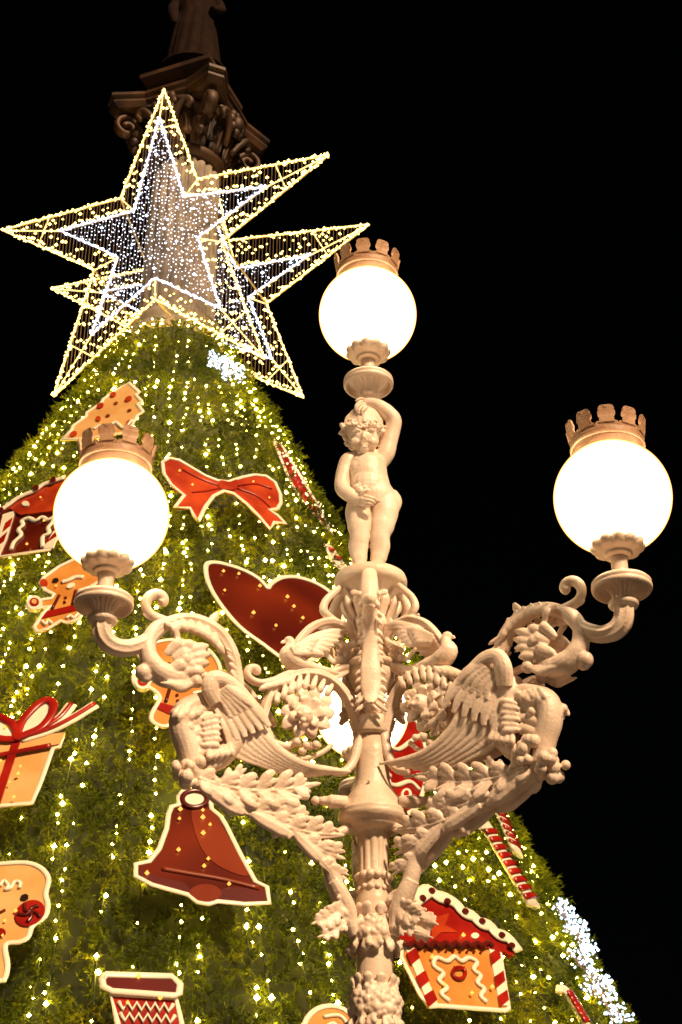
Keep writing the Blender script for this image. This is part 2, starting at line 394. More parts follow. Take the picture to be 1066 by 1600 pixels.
# bulbs strings
def project(p):
    d = p - CAM; z = d.dot(F_); return 533 + FPX * d.x / z, 800 - FPX * d.dot(U_) / z
NS = 68
for i in range(NS):
    phi0 = -1.72 + 3.44 * (i + random.uniform(.1, .9)) / NS
    ztop = (ZT - .1 if i % 4 == 0 else 15.6 if i % 2 == 0 else 12.0)
    pts = []; z = ztop; ph = phi0
    while z > 3.4:
        r = (ZA - z) * KC
        pts.append(cone(phi0 + (math.sin(z * 1.3 + i) * .05 + random.uniform(-.025, .025)) / r, z, random.uniform(.08, .17)))
        z -= random.choice((.11, .14, .18, .3, .5))
    wire = MB(); step = pts[::3]
    wire.tube([p - V(CX, CY, 0) - V(math.sin(phi0), -math.cos(phi0), 0) * .03 for p in step], [.006] * len(step), (0, 1, 0), 4, 1)
    hz_ = 'from the tree top' if i % 4 == 0 else 'from below the tree top' if i % 2 == 0 else 'from halfway up the tree'
    sd_ = 'left side' if phi0 < -.55 else 'right flank' if phi0 > .55 else 'middle'
    s_ = thing('light_string', 'string of warm fairy bulbs hanging ' + hz_ + ', ' + sd_, 'fairy lights', (CX, CY, 0), 'fairy light strings ' + hz_ + ' ' + sd_)
    c_ = wire.build('cable', M['cable'], s_)
    P = np.array([tuple(p - V(CX, CY, 0)) for p in pts])
    bv, bt = octas(P, .010 + .021 * rng.random(len(P)) ** 2)
    bo = npmesh('bulbs', bv, bt, M['bulb'], s_); bo['kind'] = 'stuff'

# ------------------------------------------------------------ ornament boards fixed to the tree
def cat(pts, sub=4, closed=True):
    n = len(pts); out = []
    rng_ = range(n) if closed else range(n - 1)
    for i in rng_:
        g = (lambda k: pts[k % n]) if closed else (lambda k: pts[min(max(k, 0), n - 1)])
        p0, p1, p2, p3 = g(i - 1), g(i), g(i + 1), g(i + 2)
        for k in range(sub):
            t = k / sub
            out.append(tuple(.5 * ((2 * p1[j]) + (p2[j] - p0[j]) * t + (2 * p0[j] - 5 * p1[j] + 4 * p2[j] - p3[j]) * t * t + (3 * p1[j] - p0[j] - 3 * p2[j] + p3[j]) * t ** 3) for j in (0, 1)))
    if not closed: out.append(tuple(pts[-1]))
    return out
def z2p(pts, ox, oy, sc): return [(ox + x / sc, oy + y / sc) for x, y in pts]
class Board:
    def __init__(s, label, cat_, center, off=.30, group='printed ornament boards on the tree', name='ornament_board', turn=0, nrm=None):
        c = oncone(*center, 0.); s.n = V(c.x - CX, c.y - CY, 0).normalized()
        s.n = (s.n + V(0, 0, KC)).normalized() if nrm is None else nrm.normalized()
        s.c = c + s.n * off
        s.o = thing(name, label, cat_, s.c, group)
        s.x = V(0, 0, 1).cross(s.n).normalized(); s.y = s.n.cross(s.x)
    def L(s, p, h=0.):                                              # photo pixel -> local point on the board, h above it
        return onplane(p[0], p[1], s.c, s.n) - s.c + s.n * h
    def slab(s, name, pts, mat, h=0., th=.03, smooth=True, sub=4):
        pts = cat(pts, sub) if smooth else pts
        P = [s.L(p, h) for p in pts]; n = len(P)
        ar = sum((P[i].cross(P[(i + 1) % n])).dot(s.n) for i in range(n))
        if ar < 0: P.reverse()
        v = P + [p - s.n * th for p in P]
        f = [tuple(range(n)), tuple(range(2 * n - 1, n - 1, -1))] + [(i, i + n, (i + 1) % n + n, (i + 1) % n) for i in range(n)]
        o = meshobj(name, v, f, mat, s.o, False)
        bm = bmesh.new(); bm.from_mesh(o.data); bmesh.ops.triangulate(bm, faces=[q for q in bm.faces if len(q.verts) > 4], ngon_method='EAR_CLIP'); bm.to_mesh(o.data); bm.free()
        return o
    def line(s, name, pts, mat, w=.03, h=.02, closed=False, smooth=True, sub=4, th=.02):
        pts = cat(pts, sub, closed) if smooth else pts
        if closed: pts = pts + pts[:2]
        mb = MB(); mb.tube([s.L(p, h) for p in pts], [(w, th)] * len(pts), s.n, 8, 1)
        return mb.build(name, mat, s.o)
    def disc(s, name, c, rx, ry, mat, h=.02, th=.02, rot=0.):
        pts = [(c[0] + rx * math.cos(a) * math.cos(rot) - ry * math.sin(a) * math.sin(rot), c[1] + rx * math.cos(a) * math.sin(rot) + ry * math.sin(a) * math.cos(rot)) for a in [i * math.pi / 12 for i in range(24)]]
        return s.slab(name, pts, mat, h, th, False)
    def glow(s, pts, r=.028, h=.03):
        P = np.array([tuple(s.L(p, h)) for p in pts]); bv, bt = octas(P, rng.uniform(.7, 1.2, len(P)) * r)
        o = npmesh('bulbs', bv, bt, M['board_glint'], s.o); o['kind'] = 'stuff'  # glints of bulb light on the panel, put in as small glowing points
    def rim(s, pts, w=.035, smooth=True, sub=4, mat=None): return s.line('rim', pts, mat or M['cream'], w, .004, True, smooth, sub, .014)

# heart
B = Board('big dark chocolate-brown heart with thick cream rim left of the lamp cherub', 'heart decoration', (420, 955), .42, name='heart_board')
hp = [(322, 884), (336, 879), (360, 884), (385, 893), (404, 904), (414, 914), (419, 919), (424, 912), (440, 903), (462, 902), (490, 910), (515, 925), (532, 950), (534, 980), (518, 1010), (490, 1030), (462, 1038), (440, 1028), (410, 1006), (375, 980), (345, 945), (326, 912)]
B.slab('panel', hp, M['choc']); B.rim(hp, .036)
B.glow([(348, 895), (372, 899), (448, 935), (458, 950), (405, 918), (395, 960), (430, 980), (472, 968), (350, 925)])
# bow
B = Board('red ribbon bow board with pale rim right of the left lamp globe', 'bow decoration', (350, 765), .42, name='bow_board')
bp = [(254, 722), (264, 716), (280, 719), (300, 731), (322, 744), (340, 751), (357, 753), (378, 746), (398, 742), (416, 744), (430, 754), (438, 772), (439, 786), (434, 795), (421, 797), (434, 806), (446, 818), (429, 816), (422, 827), (405, 807), (385, 787), (365, 771), (350, 767), (334, 775), (321, 792), (310, 815), (303, 806), (297, 794), (273, 793), (288, 774), (268, 758), (256, 740)]
B.slab('ribbon', bp, M['bowred'], smooth=False); B.rim(bp, .029, smooth=False)
B.line('fold', [(345, 760), (320, 752), (285, 735)], M['red'], .012, .004); B.line('fold', [(370, 760), (400, 757), (425, 765)], M['red'], .012, .004)
B.line('fold', [(345, 763), (322, 768), (300, 770)], M['red'], .012, .004); B.line('fold', [(370, 764), (400, 775), (422, 793)], M['red'], .012, .004)
B.slab('knot', [(343, 753), (358, 755), (370, 752), (368, 766), (350, 766), (342, 764)], M['bowred'], .03, .03)
B.glow([(300, 760), (280, 738), (395, 755), (420, 780)], .02)
# bell
B = Board('dark red-brown bell with cream rim and ring on top', 'bell decoration', (315, 1330), .42, name='bell_board')
q = z2p([(352, 160), (385, 122), (440, 122), (495, 146), (530, 190), (535, 228), (585, 270), (618, 325), (695, 480), (778, 632), (842, 662), (856, 750), (720, 757), (570, 742), (520, 757), (455, 745), (405, 705), (205, 650), (115, 602), (115, 535), (190, 520), (245, 450), (285, 340), (297, 255), (315, 215), (355, 205)], 180, 1200, 3.553)
B.slab('panel', q, M['choc'], smooth=False); B.rim(q, .029, smooth=False)
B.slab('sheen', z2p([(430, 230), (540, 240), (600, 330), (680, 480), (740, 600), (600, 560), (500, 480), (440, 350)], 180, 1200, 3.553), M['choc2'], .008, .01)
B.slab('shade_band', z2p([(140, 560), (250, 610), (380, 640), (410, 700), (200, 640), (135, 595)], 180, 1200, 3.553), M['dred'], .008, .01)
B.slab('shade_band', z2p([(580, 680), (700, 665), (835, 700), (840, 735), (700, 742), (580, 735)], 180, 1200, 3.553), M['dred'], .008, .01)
B.disc('clapper', (180 + 500 / 3.553, 1200 + 700 / 3.553), 25, 14, M['choc2'], .016, .02)
B.line('band', z2p([(260, 560), (400, 585), (600, 620), (800, 670)], 180, 1200, 3.553), M['choc2'], .03, .006)
B.line('ring', [(180 + (440 + 68 * math.cos(a)) / 3.553, 1200 + (178 + 46 * math.sin(a)) / 3.553) for a in [i * math.pi / 6 for i in range(12)]], M['dred'], .03, .02, True)
B.disc('ring_hole', (180 + 440 / 3.553, 1200 + 178 / 3.553), 15, 9, M['cream'], .012, .012)
B.glow(z2p([(360, 240), (355, 292), (485, 245), (485, 285), (487, 372), (350, 465), (515, 515), (492, 555), (175, 595), (525, 325), (630, 655)], 180, 1200, 3.553), .024)
# gingerbread house on the right
S6 = (600, 1220, 2.665)
B = Board('gingerbread house with red icing roof and wreath, beside the lamp post', 'gingerbread house', (710, 1500), .42, name='gingerbread_house_board')
q = z2p([(72, 672), (108, 664), (440, 690), (480, 700), (520, 950), (500, 958), (232, 938), (190, 942), (152, 895), (72, 735)], *S6)
B.slab('wall', q, M['ginger'], smooth=False); B.rim(q, .029, smooth=False)
q = z2p([(40, 560), (110, 515), (150, 480), (185, 465), (215, 490), (280, 520), (345, 570), (410, 605), (455, 645), (505, 668), (548, 718), (530, 738), (480, 715), (420, 700), (110, 688), (50, 655)], *S6)
B.slab('roof', q, M['red'], .03, .05, smooth=False)
B.line('roof_icing', z2p([(60, 560), (115, 512), (150, 485), (180, 470), (215, 495), (245, 500), (290, 525), (320, 560), (360, 575), (390, 605), (430, 615), (460, 650), (505, 665), (550, 722)], *S6), M['cream'], .09, .05, sub=5)
for c in ((145, 507), (183, 476), (248, 520), (322, 562), (392, 603), (474, 660), (515, 704)): B.disc('jelly_dot', z2p([c], *S6)[0], 5.5, 3.8, M['dred'], .085, .02, .6)
B.slab('roof_sweet', z2p([(170, 540), (215, 575), (265, 560), (245, 610), (300, 640), (230, 640), (190, 675), (190, 620), (140, 600), (195, 590)], *S6), M['bowred'], .04, .015, smooth=False)
B.disc('snow_dot', z2p([(370, 655)], *S6)[0], 6, 4.5, M['cream'], .045, .02)
B.line('eave_icing', z2p([(70 + 22 * i, 690 + (8 if i % 2 else -4)) for i in range(18)], *S6), M['dred'], .03, .05)
for i in range(10): B.disc('icing_dot', z2p([(140 + 29 * i, 708 + i)], *S6)[0], 2.2, 2, M['choc'], .02)
for x0, x1 in ((85, 195), (440, 490)):
    B.slab('candy_post', z2p([(x0 - 12, 670), (x0 + 28, 672), (x1 + 28, 940), (x1 - 12, 938)], *S6), M['cream'], .02, .02, smooth=False)
    for u in (.12, .48, .78):
        a = lambda k: (x0 + (x1 - x0) * k, 672 + 266 * k)
        (ax, ay), (bx, by) = a(u), a(u + .17)
        B.slab('red_stripe', z2p([(ax - 10, ay + 22), (ax + 28, ay - 4), (bx + 27, by - 6), (bx - 10, by + 24)], *S6), M['red'], .028, .01, smooth=False)
B.line('icing_line', z2p([(270, 920), (235, 890), (260, 865), (225, 835), (245, 805), (205, 775), (215, 740), (260, 755), (290, 735), (320, 755), (350, 740), (385, 760), (370, 790), (400, 815), (385, 845), (415, 870), (400, 900), (425, 925)], *S6), M['cream'], .028, .015)
B.line('wreath', [(600 + (308 + 26 * math.cos(a)) / 2.665, 1220 + (806 + 24 * math.sin(a)) / 2.665) for a in [i * math.pi / 5 for i in range(10)]], M['red'], .022, .02, True)
B.slab('wreath_bow', z2p([(285, 778), (308, 788), (332, 778), (328, 792), (308, 792), (290, 794)], *S6), M['red'], .03, .02, smooth=False)
B.glow(z2p([(190, 745), (240, 860), (355, 895), (320, 655), (440, 870)], *S6), .022, .05)
# stocking, bottom left
S4 = (0, 1060, 2.963)
B = Board('red zigzag christmas stocking with dark cuff at the lower left', 'stocking decoration', (222, 1570), .42, name='stocking_board')
q = z2p([(512, 1462), (815, 1480), (850, 1640), (880, 1800), (1050, 1900), (1060, 1990), (900, 2040), (640, 1960), (570, 1800), (545, 1600)], *S4)
B.slab('sock', q, M['red'], smooth=False); B.rim(q, .029, smooth=False)
q = z2p([(472, 1405), (490, 1383), (795, 1393), (832, 1430), (828, 1472), (808, 1482), (520, 1462), (478, 1440)], *S4)
B.slab('cuff', q, M['dred'], .04, .05, smooth=False); B.line('cuff_rim', q, M['cream'], .036, .04, True, False)
for yy in (1520, 1572, 1640): B.line('zigzag', z2p([(550 + 21 * i + (yy - 1520) * .15, yy + 5 * i * .2 + (18 if i % 2 else -18)) for i in range(13)], *S4), M['cream'], .02, .015, smooth=False)
B.glow(z2p([(590, 1520), (740, 1500), (640, 1400)], *S4), .022, .06)
# gift box, left edge
B = Board('orange gift box with red ribbon and looped bow at the left edge', 'gift decoration', (50, 1180), .42, name='gift_board')
q = z2p([(-220, 330), (-60, 310), (300, 262), (275, 318), (245, 325), (190, 480), (150, 578), (0, 592), (-180, 610)], *S4)
B.slab('box', q, M['ginger2'], smooth=False); B.rim(q, .029, smooth=False)
B.slab('lid', z2p([(-225, 330), (-60, 300), (305, 258), (278, 312), (100, 340), (-60, 370), (-225, 400)], *S4), M['ginger2'], .03, .03, smooth=False)
B.slab('ribbon', z2p([(60, 305), (100, 300), (60, 420), (5, 590), (-45, 596), (20, 430)], *S4), M['red'], .045, .02, smooth=False)
B.line('ribbon', z2p([(-150, 395), (0, 368), (120, 345), (240, 322)], *S4), M['red'], .035, .04)
for q in ([(88, 285), (105, 220), (165, 150), (215, 118), (250, 130), (245, 180), (200, 240), (130, 275)], [(88, 285), (60, 225), (0, 195), (-60, 200), (-90, 240), (-40, 285), (40, 300)]):
    B.slab('bow_loop', z2p(q, *S4), M['cream'], .045, .03); B.line('bow_band', z2p(q, *S4), M['red'], .055, .06, True)
for q in ([(95, 285), (200, 245), (280, 195), (335, 130)], [(100, 290), (230, 250), (340, 195), (445, 130)]):
    B.line('ribbon_tail', z2p(q, *S4), M['cream'], .075, .03); B.line('ribbon_tail', z2p(q, *S4), M['red'], .03, .05)
B.disc('knot', z2p([(85, 288)], *S4)[0], 8, 7, M['red'], .085, .03)
B.glow(z2p([(100, 425), (90, 458), (50, 498), (70, 568), (10, 400), (60, 185), (30, 245)], *S4), .022, .06)
# gingerbread face, left edge
B = Board('pale gingerbread girl with peppermint cheek at the left edge, face mostly out of frame', 'gingerbread decoration', (30, 1440), .42, name='gingerbread_girl_board')
q = z2p([(-180, 930), (-80, 870), (0, 860), (120, 855), (190, 880), (225, 930), (212, 1000), (222, 1050), (208, 1105), (150, 1150), (130, 1200), (90, 1222), (25, 1235), (35, 1330), (20, 1395), (-20, 1400), (-150, 1390), (-260, 1200), (-260, 1050)], *S4)
B.slab('body', q, M['ginger2']); B.rim(q, .029)
B.disc('cheek', z2p([(140, 1092)], *S4)[0], 25, 19, M['red'], .02, .02, -.5)
for i in range(5):
    a = i * 2 * math.pi / 5; c = z2p([(140, 1092)], *S4)[0]
    B.line('swirl', [c, (c[0] + 9 * math.cos(a) , c[1] + 7 * math.sin(a)), (c[0] + 19 * math.cos(a + .5), c[1] + 15 * math.sin(a + .5))], M['dred'], .02, .026)
B.disc('eye', z2p([(115, 1018)], *S4)[0], 6.5, 4.5, M['black'], .02, .02, -.3); B.disc('eye', z2p([(-90, 1060)], *S4)[0], 6.5, 4.5, M['black'], .02, .02, -.3)
B.line('mouth', z2p([(-30, 1092), (0, 1088), (25, 1075)], *S4), M['choc'], .012, .01)
B.line('icing_curl', z2p([(0, 965), (20, 940), (40, 965), (25, 980), (50, 975), (70, 945), (95, 950), (90, 975)], *S4), M['cream'], .02, .01)
B.disc('neck_bow', z2p([(5, 1180)], *S4)[0], 8, 6, M['red'], .02)
B.glow(z2p([(75, 1085), (25, 1130), (15, 1200)], *S4), .02)
# gingerbread man behind the left lamp stem
S7 = (0, 590, 3.553)
def hand(B, c, r=8, col_=M['red']):
    B.disc('mitten', c, r + 4, r + 3, M['cream'], .03, .05); B.disc('mitten_dot', c, r - .5, r - 1.5, col_, .038, .02); B.disc('mitten_centre', c, r * .5, r * .45, M['ginger2'], .045, .02)
B = Board('tilted orange gingerbread man partly behind the left lamp saucer', 'gingerbread decoration', (100, 925), .42, name='gingerbread_man_board')
q = z2p([(225, 1140), (245, 1110), (330, 1050), (440, 998), (560, 975), (650, 990), (660, 1050), (590, 1110), (500, 1165), (445, 1180), (450, 1235), (470, 1290), (440, 1340), (375, 1365), (340, 1350), (270, 1395), (210, 1412), (190, 1385), (240, 1310), (280, 1270), (230, 1280), (165, 1292), (150, 1270), (200, 1240), (290, 1225), (300, 1205), (250, 1180)], *S7)
B.slab('body', q, M['ginger'], smooth=False); B.rim(q, .029, smooth=False)
B.slab('trousers', z2p([(262, 1300), (445, 1258), (450, 1290), (230, 1342)], *S7), M['red'], .012, .015, smooth=False)
B.line('brace', z2p([(290, 1290), (330, 1212)], *S7), M['choc'], .022, .01); B.line('brace', z2p([(405, 1262), (422, 1185)], *S7), M['choc'], .022, .01)
for c in ((310, 1130), (522, 1078)): B.disc('eye', z2p([c], *S7)[0], 5, 3, M['black'], .02, .02, -.3)
for c in ((365, 1225), (360, 1250)): B.disc('button', z2p([c], *S7)[0], 2.2, 1.8, M['choc'], .015)
B.line('moustache', z2p([(345, 1140), (385, 1128), (420, 1112), (465, 1112)], *S7), M['cream'], .035, .012); B.disc('mouth', z2p([(395, 1160)], *S7)[0], 7, 3.5, M['cream'], .02, .02, -.4)
B.disc('cheek', z2p([(245, 1145)], *S7)[0], 6, 6, M['bowred'], .02)
B.line('cuff_icing', z2p([(235, 1355), (255, 1375), (270, 1350), (290, 1370)], *S7), M['cream'], .02, .012); B.line('cuff_icing', z2p([(370, 1340), (395, 1325), (410, 1340), (440, 1310)], *S7), M['cream'], .02, .012)
hand(B, z2p([(195, 1258)], *S7)[0]); B.glow(z2p([(315, 1165), (270, 1355)], *S7), .022)
# second gingerbread man behind the left arm
S1 = (200, 900, 2.805)
B = Board('gingerbread man with red trousers seen through the left arm scrollwork', 'gingerbread decoration', (270, 1070), .42, name='gingerbread_man_board')
q = z2p([(40, 325), (75, 305), (200, 280), (330, 310), (395, 380), (402, 450), (360, 500), (290, 515), (330, 540), (340, 600), (320, 650), (260, 640), (215, 640), (160, 660), (110, 640), (105, 605), (140, 535), (95, 490), (45, 490), (25, 460), (30, 435), (70, 440), (120, 465), (80, 400)], *S1)
B.slab('body', q, M['ginger']); B.rim(q, .029)
B.slab('trousers', z2p([(135, 555), (210, 575), (215, 625), (120, 580)], *S1), M['red'], .012, .015, smooth=False)
for c in ((215, 525), (218, 550)): B.disc('button', z2p([c], *S1)[0], 2.6, 2, M['choc'], .015)
B.line('brace', z2p([(165, 555), (185, 490)], *S1), M['choc'], .022, .01); B.disc('cheek', z2p([(55, 332)], *S1)[0], 6, 6, M['red'], .02)
for c in ((180, 395), (320, 400)): B.disc('eye', z2p([c], *S1)[0], 5, 4, M['black'], .02)
hand(B, z2p([(65, 470)], *S1)[0], 9)
# brown house, left edge
B = Board('dark brown gingerbread house with cream icing, half hidden by the left lamp globe', 'gingerbread house', (50, 810), .42, name='gingerbread_house_board')
q = z2p([(-20, 1000), (-30, 800), (40, 700), (330, 640), (385, 700), (370, 800), (320, 890), (285, 955)], *S7)
B.slab('wall', q, M['choc'], smooth=False); B.rim(q, .029, smooth=False)
q = z2p([(-30, 780), (0, 745), (120, 670), (210, 630), (330, 580), (400, 560), (470, 640), (380, 740), (120, 770), (60, 735)], *S7)
B.slab('roof', q, M['bowred'], .03, .04, smooth=False)
B.line('roof_icing', z2p([(-30, 790), (0, 765), (30, 740), (60, 720), (100, 690), (150, 665), (200, 645), (250, 610), (310, 590), (370, 570)], *S7), M['cream'], .055, .05)
for c in ((20, 760), (215, 635), (310, 592)): B.disc('jelly_dot', z2p([c], *S7)[0], 5, 3, M['dred'], .09, .02, -.5)
B.line('icing_line', z2p([(65, 960), (80, 920), (120, 880), (105, 850), (130, 825), (125, 800), (165, 785), (200, 800), (235, 780), (270, 795), (305, 780), (290, 815), (270, 840), (275, 870), (240, 890), (240, 945)], *S7), M['cream'], .035, .015)
B.slab('candy_post', z2p([(20, 765), (85, 745), (40, 900), (0, 990), (-30, 985)], *S7), M['cream'], .02, .02, smooth=False)
for q in ([(35, 815), (75, 785), (62, 830), (18, 865)], [(0, 905), (45, 865), (28, 915), (-20, 950)]): B.slab('red_stripe', z2p(q, *S7), M['red'], .028, .01, smooth=False)
B.slab('candy_post', z2p([(300, 860), (335, 840), (300, 950), (245, 955)], *S7), M['cream'], .02, .02, smooth=False)
B.slab('red_stripe', z2p([(290, 890), (330, 850), (318, 888), (262, 925)], *S7), M['red'], .028, .01, smooth=False)
B.disc('snow_dot', z2p([(150, 712)], *S7)[0], 5.5, 4, M['cream'], .045); B.glow(z2p([(160, 940), (255, 810), (235, 680)], *S7), .022, .05)
# fir cookie behind left crown
B = Board('cream fir-tree shaped cookie board with red dots above the left lamp crown', 'tree cookie decoration', (170, 655), .42, name='fir_cookie_board')
q = z2p([(345, 345), (400, 290), (405, 270), (480, 215), (482, 195), (560, 145), (575, 120), (640, 75), (718, 30), (775, 85), (752, 96), (788, 135), (762, 148), (795, 192), (765, 208), (735, 260), (720, 300), (560, 330), (440, 342)], *S7)
B.slab('panel', q, M['ginger2'], smooth=False); B.rim(q, .03, smooth=False)
for c, rx in (((410, 317), 6), ((558, 160), 6), ((715, 122), 6), ((720, 255), 5), ((548, 232), 4), ((630, 98), 5)): B.disc('sugar_dot', z2p([c], *S7)[0], rx, 3.6, M['bowred'], .02, .02, -.5)
for c in ((720, 185), (645, 145), (600, 215), (560, 288)): B.disc('crumb', z2p([c], *S7)[0], 3.5, 2, M['choc2'], .015, .02, -.4)
B.line('icing_drip', z2p([(520, 290), (560, 270), (600, 290), (640, 250), (690, 285), (735, 240)], *S7), M['cream'], .03, .01)
# cookie at the bottom
B = Board('round orange cookie with cream swirl at the bottom, left of the post', 'cookie decoration', (515, 1588), .42, name='round_cookie_board')
q = [(516 + 42 * math.cos(a), 1612 + 40 * math.sin(a)) for a in [i * math.pi / 12 for i in range(24)]]
B.slab('biscuit', q, M['ginger'], smooth=False); B.rim(q, .029, smooth=False)
B.line('icing_swirl', [(530, 1610), (520, 1600), (508, 1608), (510, 1622), (530, 1625), (543, 1606), (530, 1588), (505, 1590)], M['cream'], .02, .01)
# red sweets seen behind the bell of the post
B = Board('red and white peppermint sweets behind the lamp post collar', 'sweet decoration', (640, 1190), .42, name='sweet_board')
q = [(596, 1140), (622, 1120), (650, 1128), (662, 1160), (668, 1195), (664, 1225), (650, 1262), (622, 1275), (600, 1255), (594, 1200)]
B.slab('panel', q, M['red']); B.rim(q, .029)
B.line('icing_line', [(600, 1160), (620, 1172), (640, 1160), (655, 1150)], M['cream'], .03, .01); B.line('icing_line', [(600, 1222), (618, 1228), (640, 1222), (655, 1235)], M['cream'], .03, .01)
B.disc('peppermint', (633, 1243), 8, 9, M['cream'], .03, .02); B.disc('peppermint_centre', (632, 1243), 4, 5, M['red'], .04, .02)
# boards seen nearly edge-on on the right flank: a candy cane leaning along the slope
def flank(label, cat_, a, b, w, name, stripes=7, mat=M['red'], group='printed ornament boards on the tree', off=.25):
    pa, pb = oncone(*a, off), oncone(*b, off); off = .02
    mid = (pa + pb) / 2; rd = V(mid.x - CX, mid.y - CY, 0).normalized(); n = (rd + V(0, 0, KC)).normalized()
    o = thing(name, label, cat_, mid, group)
    ax = (pb - pa); L = ax.length; ax.normalize(); sd_ = n.cross(ax).normalized()
    if sd_.dot(V(0, -1, 0)) < 0: sd_ = -sd_
    mb = MB()
    def q(u, s_, h): return ax * (u - .5) * L + sd_ * s_ + n * (off + h)
    mb.tube([q(.07, w * 1.1, 0), q(.0, w * 1.0, 0), q(-.04, w * .5, 0), q(.0, 0, 0), q(.3, 0, 0), q(1, 0, 0)], [(w * .46, .04)] * 6, n, 8, 4)
    mb.build('candy_cane', M['cream'], o)
    for i in range(stripes):
        u = .06 + .9 * i / stripes; m2 = MB(); m2.tube([q(u, -w * .45, .030), q(u + .03, 0, .045), q(u + .06, w * .45, .030)], [(.045, .015)] * 3, n, 6, 2); m2.build('red_stripe', mat, o)
    return o
flank('leaning red and white candy cane high on the right slope of the tree', 'candy cane', (757, 1292), (832, 1418), .38, 'candy_cane_board', 9)
flank('thin candy cane seen almost edge-on at the right rim of the tree', 'candy cane', (775, 1262), (806, 1335), .30, 'candy_cane_board', 6)
flank('candy cane beside the white snowflake lights at the bottom right corner', 'candy cane', (884, 1552), (915, 1605), .16, 'candy_cane_board', 6)
# bow flank board near the top: a stocking with lights
def strip_board(label, cat_, pts, mat, name, off=.3, glow=True):
    c = (sum(p[0] for p in pts) / len(pts), sum(p[1] for p in pts) / len(pts))
    B = Board(label, cat_, c, off, name=name, nrm=V(.93, -1.1, .5))
    B.slab('panel', pts, mat, smooth=False); B.rim(pts, .03, smooth=False); return B
B = strip_board('narrow red board studded with tiny lights, seen edge-on on the right slope near the top', 'lit decoration', [(428, 690), (440, 696), (470, 745), (500, 795), (519, 836), (500, 815), (470, 780), (452, 750)], M['red'], 'lit_board')
P = np.array([tuple(B.L((430 + 86 * u + random.uniform(-5, 7), 694 + 138 * u + random.uniform(-5, 5)), .05)) for u in [random.random() for _ in range(60)]])
bv, bt = octas(P, rng.uniform(.012, .022, len(P))); o = npmesh('bulbs', bv, bt, M['star_small'], B.o); o['kind'] = 'stuff'
B = strip_board('pale candy stick on the right slope just above the cherub feet', 'candy stick', [(508, 852), (516, 854), (546, 893), (540, 900), (520, 880)], M['cream'], 'candy_stick_board')
B.line('red_stripe', [(512, 858), (520, 862)], M['bowred'], .03, .03); B.line('red_stripe', [(522, 872), (531, 874)], M['bowred'], .03, .03)

# snowflake motifs of white lights on the flank
def snowflake(label, center, rpx, nb=170, out=.28):
    c = oncone(*center, out); rd = V(c.x - CX, c.y - CY, 0).normalized(); n = (rd + V(0, 0, KC)).normalized()
    o = thing('snowflake_light', label, 'snowflake light', c, 'white snowflake lights on the tree')
    x = V(0, 0, 1).cross(n).normalized(); y = n.cross(x); R = rpx
    mb = MB(); P = []
    for k in range(6):
        a = k * math.pi / 3 + .3; d = x * math.cos(a) + y * math.sin(a); e = y * math.cos(a) - x * math.sin(a)
        mb.tube([V(0, 0, 0), d * R], [.012, .012], n, 5, 1)
        for u in np.linspace(.06, 1, 14): P.append(d * R * u)
        for u in (.35, .6, .85):
            for s_ in (-1, 1):
                t = d * R * u + (d * .6 + e * s_) * R * .28 * (1.25 - u); mb.tube([d * R * u, t], [.009, .009], n, 5, 1)
                for w in np.linspace(.2, 1, 5): P.append(d * R * u * (1 - w) + t * w)
    mb.build('wire_frame', M['wire'], o)
    P = np.array([tuple(p + n * random.uniform(-.05, .12) + x * random.uniform(-.03, .03)) for p in P])
    bv, bt = octas(P, rng.uniform(.007, .021, len(P))); q = npmesh('bulbs', bv, bt, M['bulb_white'], o); q['kind'] = 'stuff'
snowflake('white snowflake light on the lower right rim of the tree, upper of two there', (896, 1452), .42)
snowflake('big white snowflake light at the lower right rim, the lower and larger of the two', (934, 1542), .58)
snowflake('small bluish white snowflake light near the tree top under the star', (352, 575), .36)

